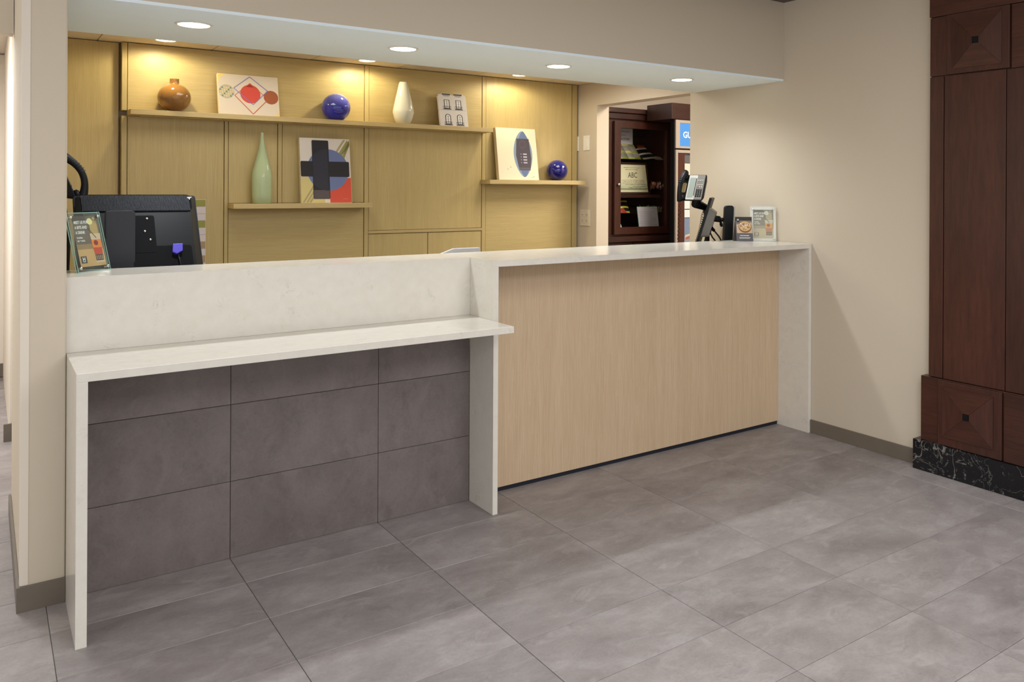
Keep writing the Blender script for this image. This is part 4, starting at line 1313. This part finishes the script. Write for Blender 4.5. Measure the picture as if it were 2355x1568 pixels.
def packet(label, M, wd, hg, body, band, grp, thick=0.03):
    """a pillow pack: puffed middle, flat crimped ends"""
    nx, ny = 6, 9
    vs, fs, mi = [], [], []
    for side in (1, -1):
        for j in range(ny):
            for i in range(nx):
                a, b_ = i / (nx - 1), j / (ny - 1)
                puff = (math.sin(PI * a) ** 0.6) * (math.sin(PI * min(max((b_ - 0.08) / 0.84, 0), 1)) ** 0.6)
                vs.append((a * wd, b_ * hg, side * (0.001 + thick / 2 * puff)))
    b = MB(M)
    for s_ in (0, 1):
        o_ = s_ * nx * ny
        for j in range(ny - 1):
            for i in range(nx - 1):
                q = (o_ + j * nx + i, o_ + j * nx + i + 1, o_ + (j + 1) * nx + i + 1, o_ + (j + 1) * nx + i)
                fs.append(q if s_ == 0 else q[::-1])
                mi.append(1 if j in (0, ny - 2, 3) else 0)
    base = len(b.v)
    for q in vs:
        b.v.append(M @ Vector(q))
    for f, m_ in zip(fs, mi):
        b.f.append([base + i for i in f])
        b.mi.append(m_)
        b.sm.append(True)
    return tag(b.build('snack_packet', [body, band], None, recalc=False), label, 'snack', grp)


PK = [ink(156, 150, 140, 0.35), ink(150, 150, 60, 0.35), ink(120, 116, 110, 0.35), ink(196, 190, 120, 0.35), ink(176, 110, 104, 0.35)]
labs = ['pale snack packet, leftmost of the leaning row on the top tray', 'pale snack packet, second of the leaning row on the top tray', 'pale snack packet, third of the leaning row on the top tray', 'pale snack packet, rightmost of the leaning row on the top tray']
for k in range(4):
    M = basis((4.895 + k * 0.088, 6.085 + 0.012 * k, 1.7425), (1, 0, 0), (-0.03, 0.10, 0.16))
    packet(labs[k], M, 0.083, 0.175, PK[[0, 2, 0, 0][k]], PK[[3, 1, 3, 1][k]], 'leaning snack packets')
M = basis((5.260, 6.11, 1.7425), (1, 0, 0.10), (-0.10, 0.10, 0.13))
packet('black snack pouch lying against the slats on the top tray', M, 0.17, 0.15, ink(24, 22, 24, 0.3), ink(210, 206, 200, 0.3), 'loose snacks on the top tray')
packet('orange snack bag behind the black pouch', basis((5.335, 6.22, 1.7425), (1, 0, 0), (0.0, 0.08, 0.14)), 0.10, 0.175, ink(206, 122, 44, 0.35), ink(150, 44, 30, 0.35), 'loose snacks on the top tray')
packet('white and orange snack bag at the right end of the top tray', basis((5.42, 6.10, 1.7425), (1, 0, 0), (0, 0.14, 0.05)), 0.11, 0.11, ink(206, 200, 190, 0.35), ink(206, 130, 60, 0.35), 'loose snacks on the top tray')
packet('black and yellow snack bag at the left of the lowest tray', basis((4.985, 6.13, 1.222), (1, 0, 0), (0, 0.06, 0.13)), 0.12, 0.13, ink(26, 26, 30, 0.35), ink(196, 180, 50, 0.35), 'bags on the lowest tray')
packet('red candy bag at the left front of the lowest tray', basis((4.925, 6.075, 1.222), (1, 0, 0), (0, 0.06, 0.05)), 0.10, 0.07, ink(190, 70, 46, 0.35), ink(170, 60, 40, 0.35), 'bags on the lowest tray')


def candies(name, label, x0, x1, y0, y1, z, n, cols):
    b = MB()
    for i in range(n):
        cx, cy, cz = random.uniform(x0, x1), random.uniform(y0, y1), z + random.uniform(0.008, 0.055)
        r = random.uniform(0.007, 0.013)
        R3 = Matrix.Translation((cx, cy, cz)) @ Matrix.Rotation(random.uniform(0, 3), 4, 'Z') @ Matrix.Rotation(random.uniform(-0.6, 0.6), 4, 'X')
        b.lathe([(0.0035, -2 * r), (0.0015, -1.1 * r), (r * 0.8, -0.6 * r), (r, 0), (r * 0.8, 0.6 * r), (0.0015, 1.1 * r), (0.0035, 2 * r)], (0, 0, 0), 8, i % len(cols), R3)
    o = b.build(name, cols, None)
    o['kind'] = 'stuff'
    o['label'] = label
    o['category'] = 'candy'
    return o


candies('wrapped_candy', 'wrapped pink and white candies heaped on the middle tray', 5.36, 5.52, 6.08, 6.2, 1.457, 46, [ink(214, 170, 160, 0.35), ink(196, 120, 90, 0.35), ink(226, 214, 206, 0.35), ink(150, 60, 50, 0.35)])
candies('wrapped_candy', 'wrapped brown and gold candies heaped on the lowest tray', 5.26, 5.52, 6.08, 6.2, 1.222, 56, [ink(196, 170, 120, 0.35), ink(110, 70, 50, 0.35), ink(206, 196, 180, 0.35), ink(140, 120, 60, 0.35)])

# ------------------------------------------------------------------ side room: kiosk wall with lit screen and chiller
kx0, kx1, ky0 = 5.160, 6.60, 5.60
kb = thing('kiosk_unit', 'dark wood kiosk unit with canopy beyond the opening', 'kiosk', (5.9, 5.9, 0))
MB().box(kx0, kx1, ky0 - 0.002, 5.948, 2.102, 2.250).build('canopy', CHERRYX, kb, bevel=0.002)
MB().box(kx0 + 0.03, kx0 + 0.0425, ky0 + 0.006, ky0 + 0.05, 0.0, 2.101).build('side_panel', BLACKM, kb)  # matt black strip paints the dark recess beside the frame
MB().box(kx0 + 0.043, kx1, ky0 + 0.031, ky0 + 0.05, 0, 2.101).build('back_panel', CHERRYZ, kb)
STEEL = plain('brushed_steel_frame', (178, 166, 154), 0.35, metal=0.35)
sc_ = thing('kiosk_screen', 'lit blue screen showing the white letters GU', 'screen', (5.6, ky0, 1.96))
MB().box(5.203, 5.252, ky0 - 0.012, ky0 + 0.03, 1.833, 2.095).box(5.253, 6.10, ky0 - 0.012, ky0 + 0.03, 2.067, 2.095).box(5.253, 6.10, ky0 - 0.012, ky0 + 0.03, 1.833, 1.853).box(6.06, 6.10, ky0 - 0.012, ky0 + 0.03, 1.854, 2.066).build('screen_frame', STEEL, sc_, bevel=0.002)
so = MB().box(5.2535, 6.059, ky0 + 0.004, ky0 + 0.02, 1.8535, 2.0665).build('screen_panel', SCREEN, sc_)
p = MB(basis((5.2535, ky0 + 0.0035, 1.8535), (1, 0, 0), (0, 0, 1)))
lettering(p, 'GU', 0.050, 0.080, 0.082, 0, 0.0, 'LEFT', 0.95, bold=0.0015)
p.build('screen_lettering', glow('screen_letters', (255, 255, 255), 0.8), sc_, recalc=False)
ch = thing('drinks_chiller', 'steel framed chiller door below the lit blue screen', 'chiller', (5.6, ky0, 0))
MB().box(5.203, 5.226, ky0 - 0.015, ky0 + 0.03, 0.02, 1.818).box(5.227, 6.10, ky0 - 0.015, ky0 + 0.03, 1.79, 1.818).box(6.07, 6.10, ky0 - 0.015, ky0 + 0.03, 0.02, 1.789).box(5.227, 6.069, ky0 - 0.015, ky0 + 0.03, 0.02, 0.08).build('door_frame', STEEL, ch, bevel=0.002)
MB().box(5.227, 5.318, ky0 - 0.008, ky0 + 0.02, 0.081, 1.789).build('door_stile', CHERRYZ, ch, bevel=0.003)
MB().box(5.3185, 6.069, ky0 + 0.002, ky0 + 0.006, 0.081, 1.789).build('glass_pane', PANE, ch)
for zb, zt, mt, nm in ((1.70, 1.788, ink(92, 88, 92), 'header_card'), (1.46, 1.695, ink(214, 210, 196), 'price_card'), (1.27, 1.45, ink(226, 228, 230), 'price_card'), (1.19, 1.262, ink(226, 228, 230), 'price_card'), (1.02, 1.184, ink(122, 136, 168), 'poster_panel'), (0.70, 1.015, ink(150, 150, 170), 'poster_panel')):
    MB().box(5.322, 6.06, ky0 + 0.012, ky0 + 0.016, zb, zt).build(nm, mt, ch)
p = MB(basis((5.322, ky0 + 0.0115, 0.90), (1, 0, 0), (0, 0, 1)))
cols = [ink(190, 80, 60), ink(214, 180, 120), ink(120, 96, 160), ink(200, 206, 190)]
for k in range(16):
    a = random.uniform(0.0, 0.30)
    p.flat([(a + q[0], 0.08 + random.uniform(0, 0.01) + (k % 6) * 0.02 + q[1]) for q in ((0, 0), (0.07, 0.012), (0.075, 0.03), (0.01, 0.02))], k % 4, 0.0002 * k)
p.build('poster_print', cols, ch, recalc=False)
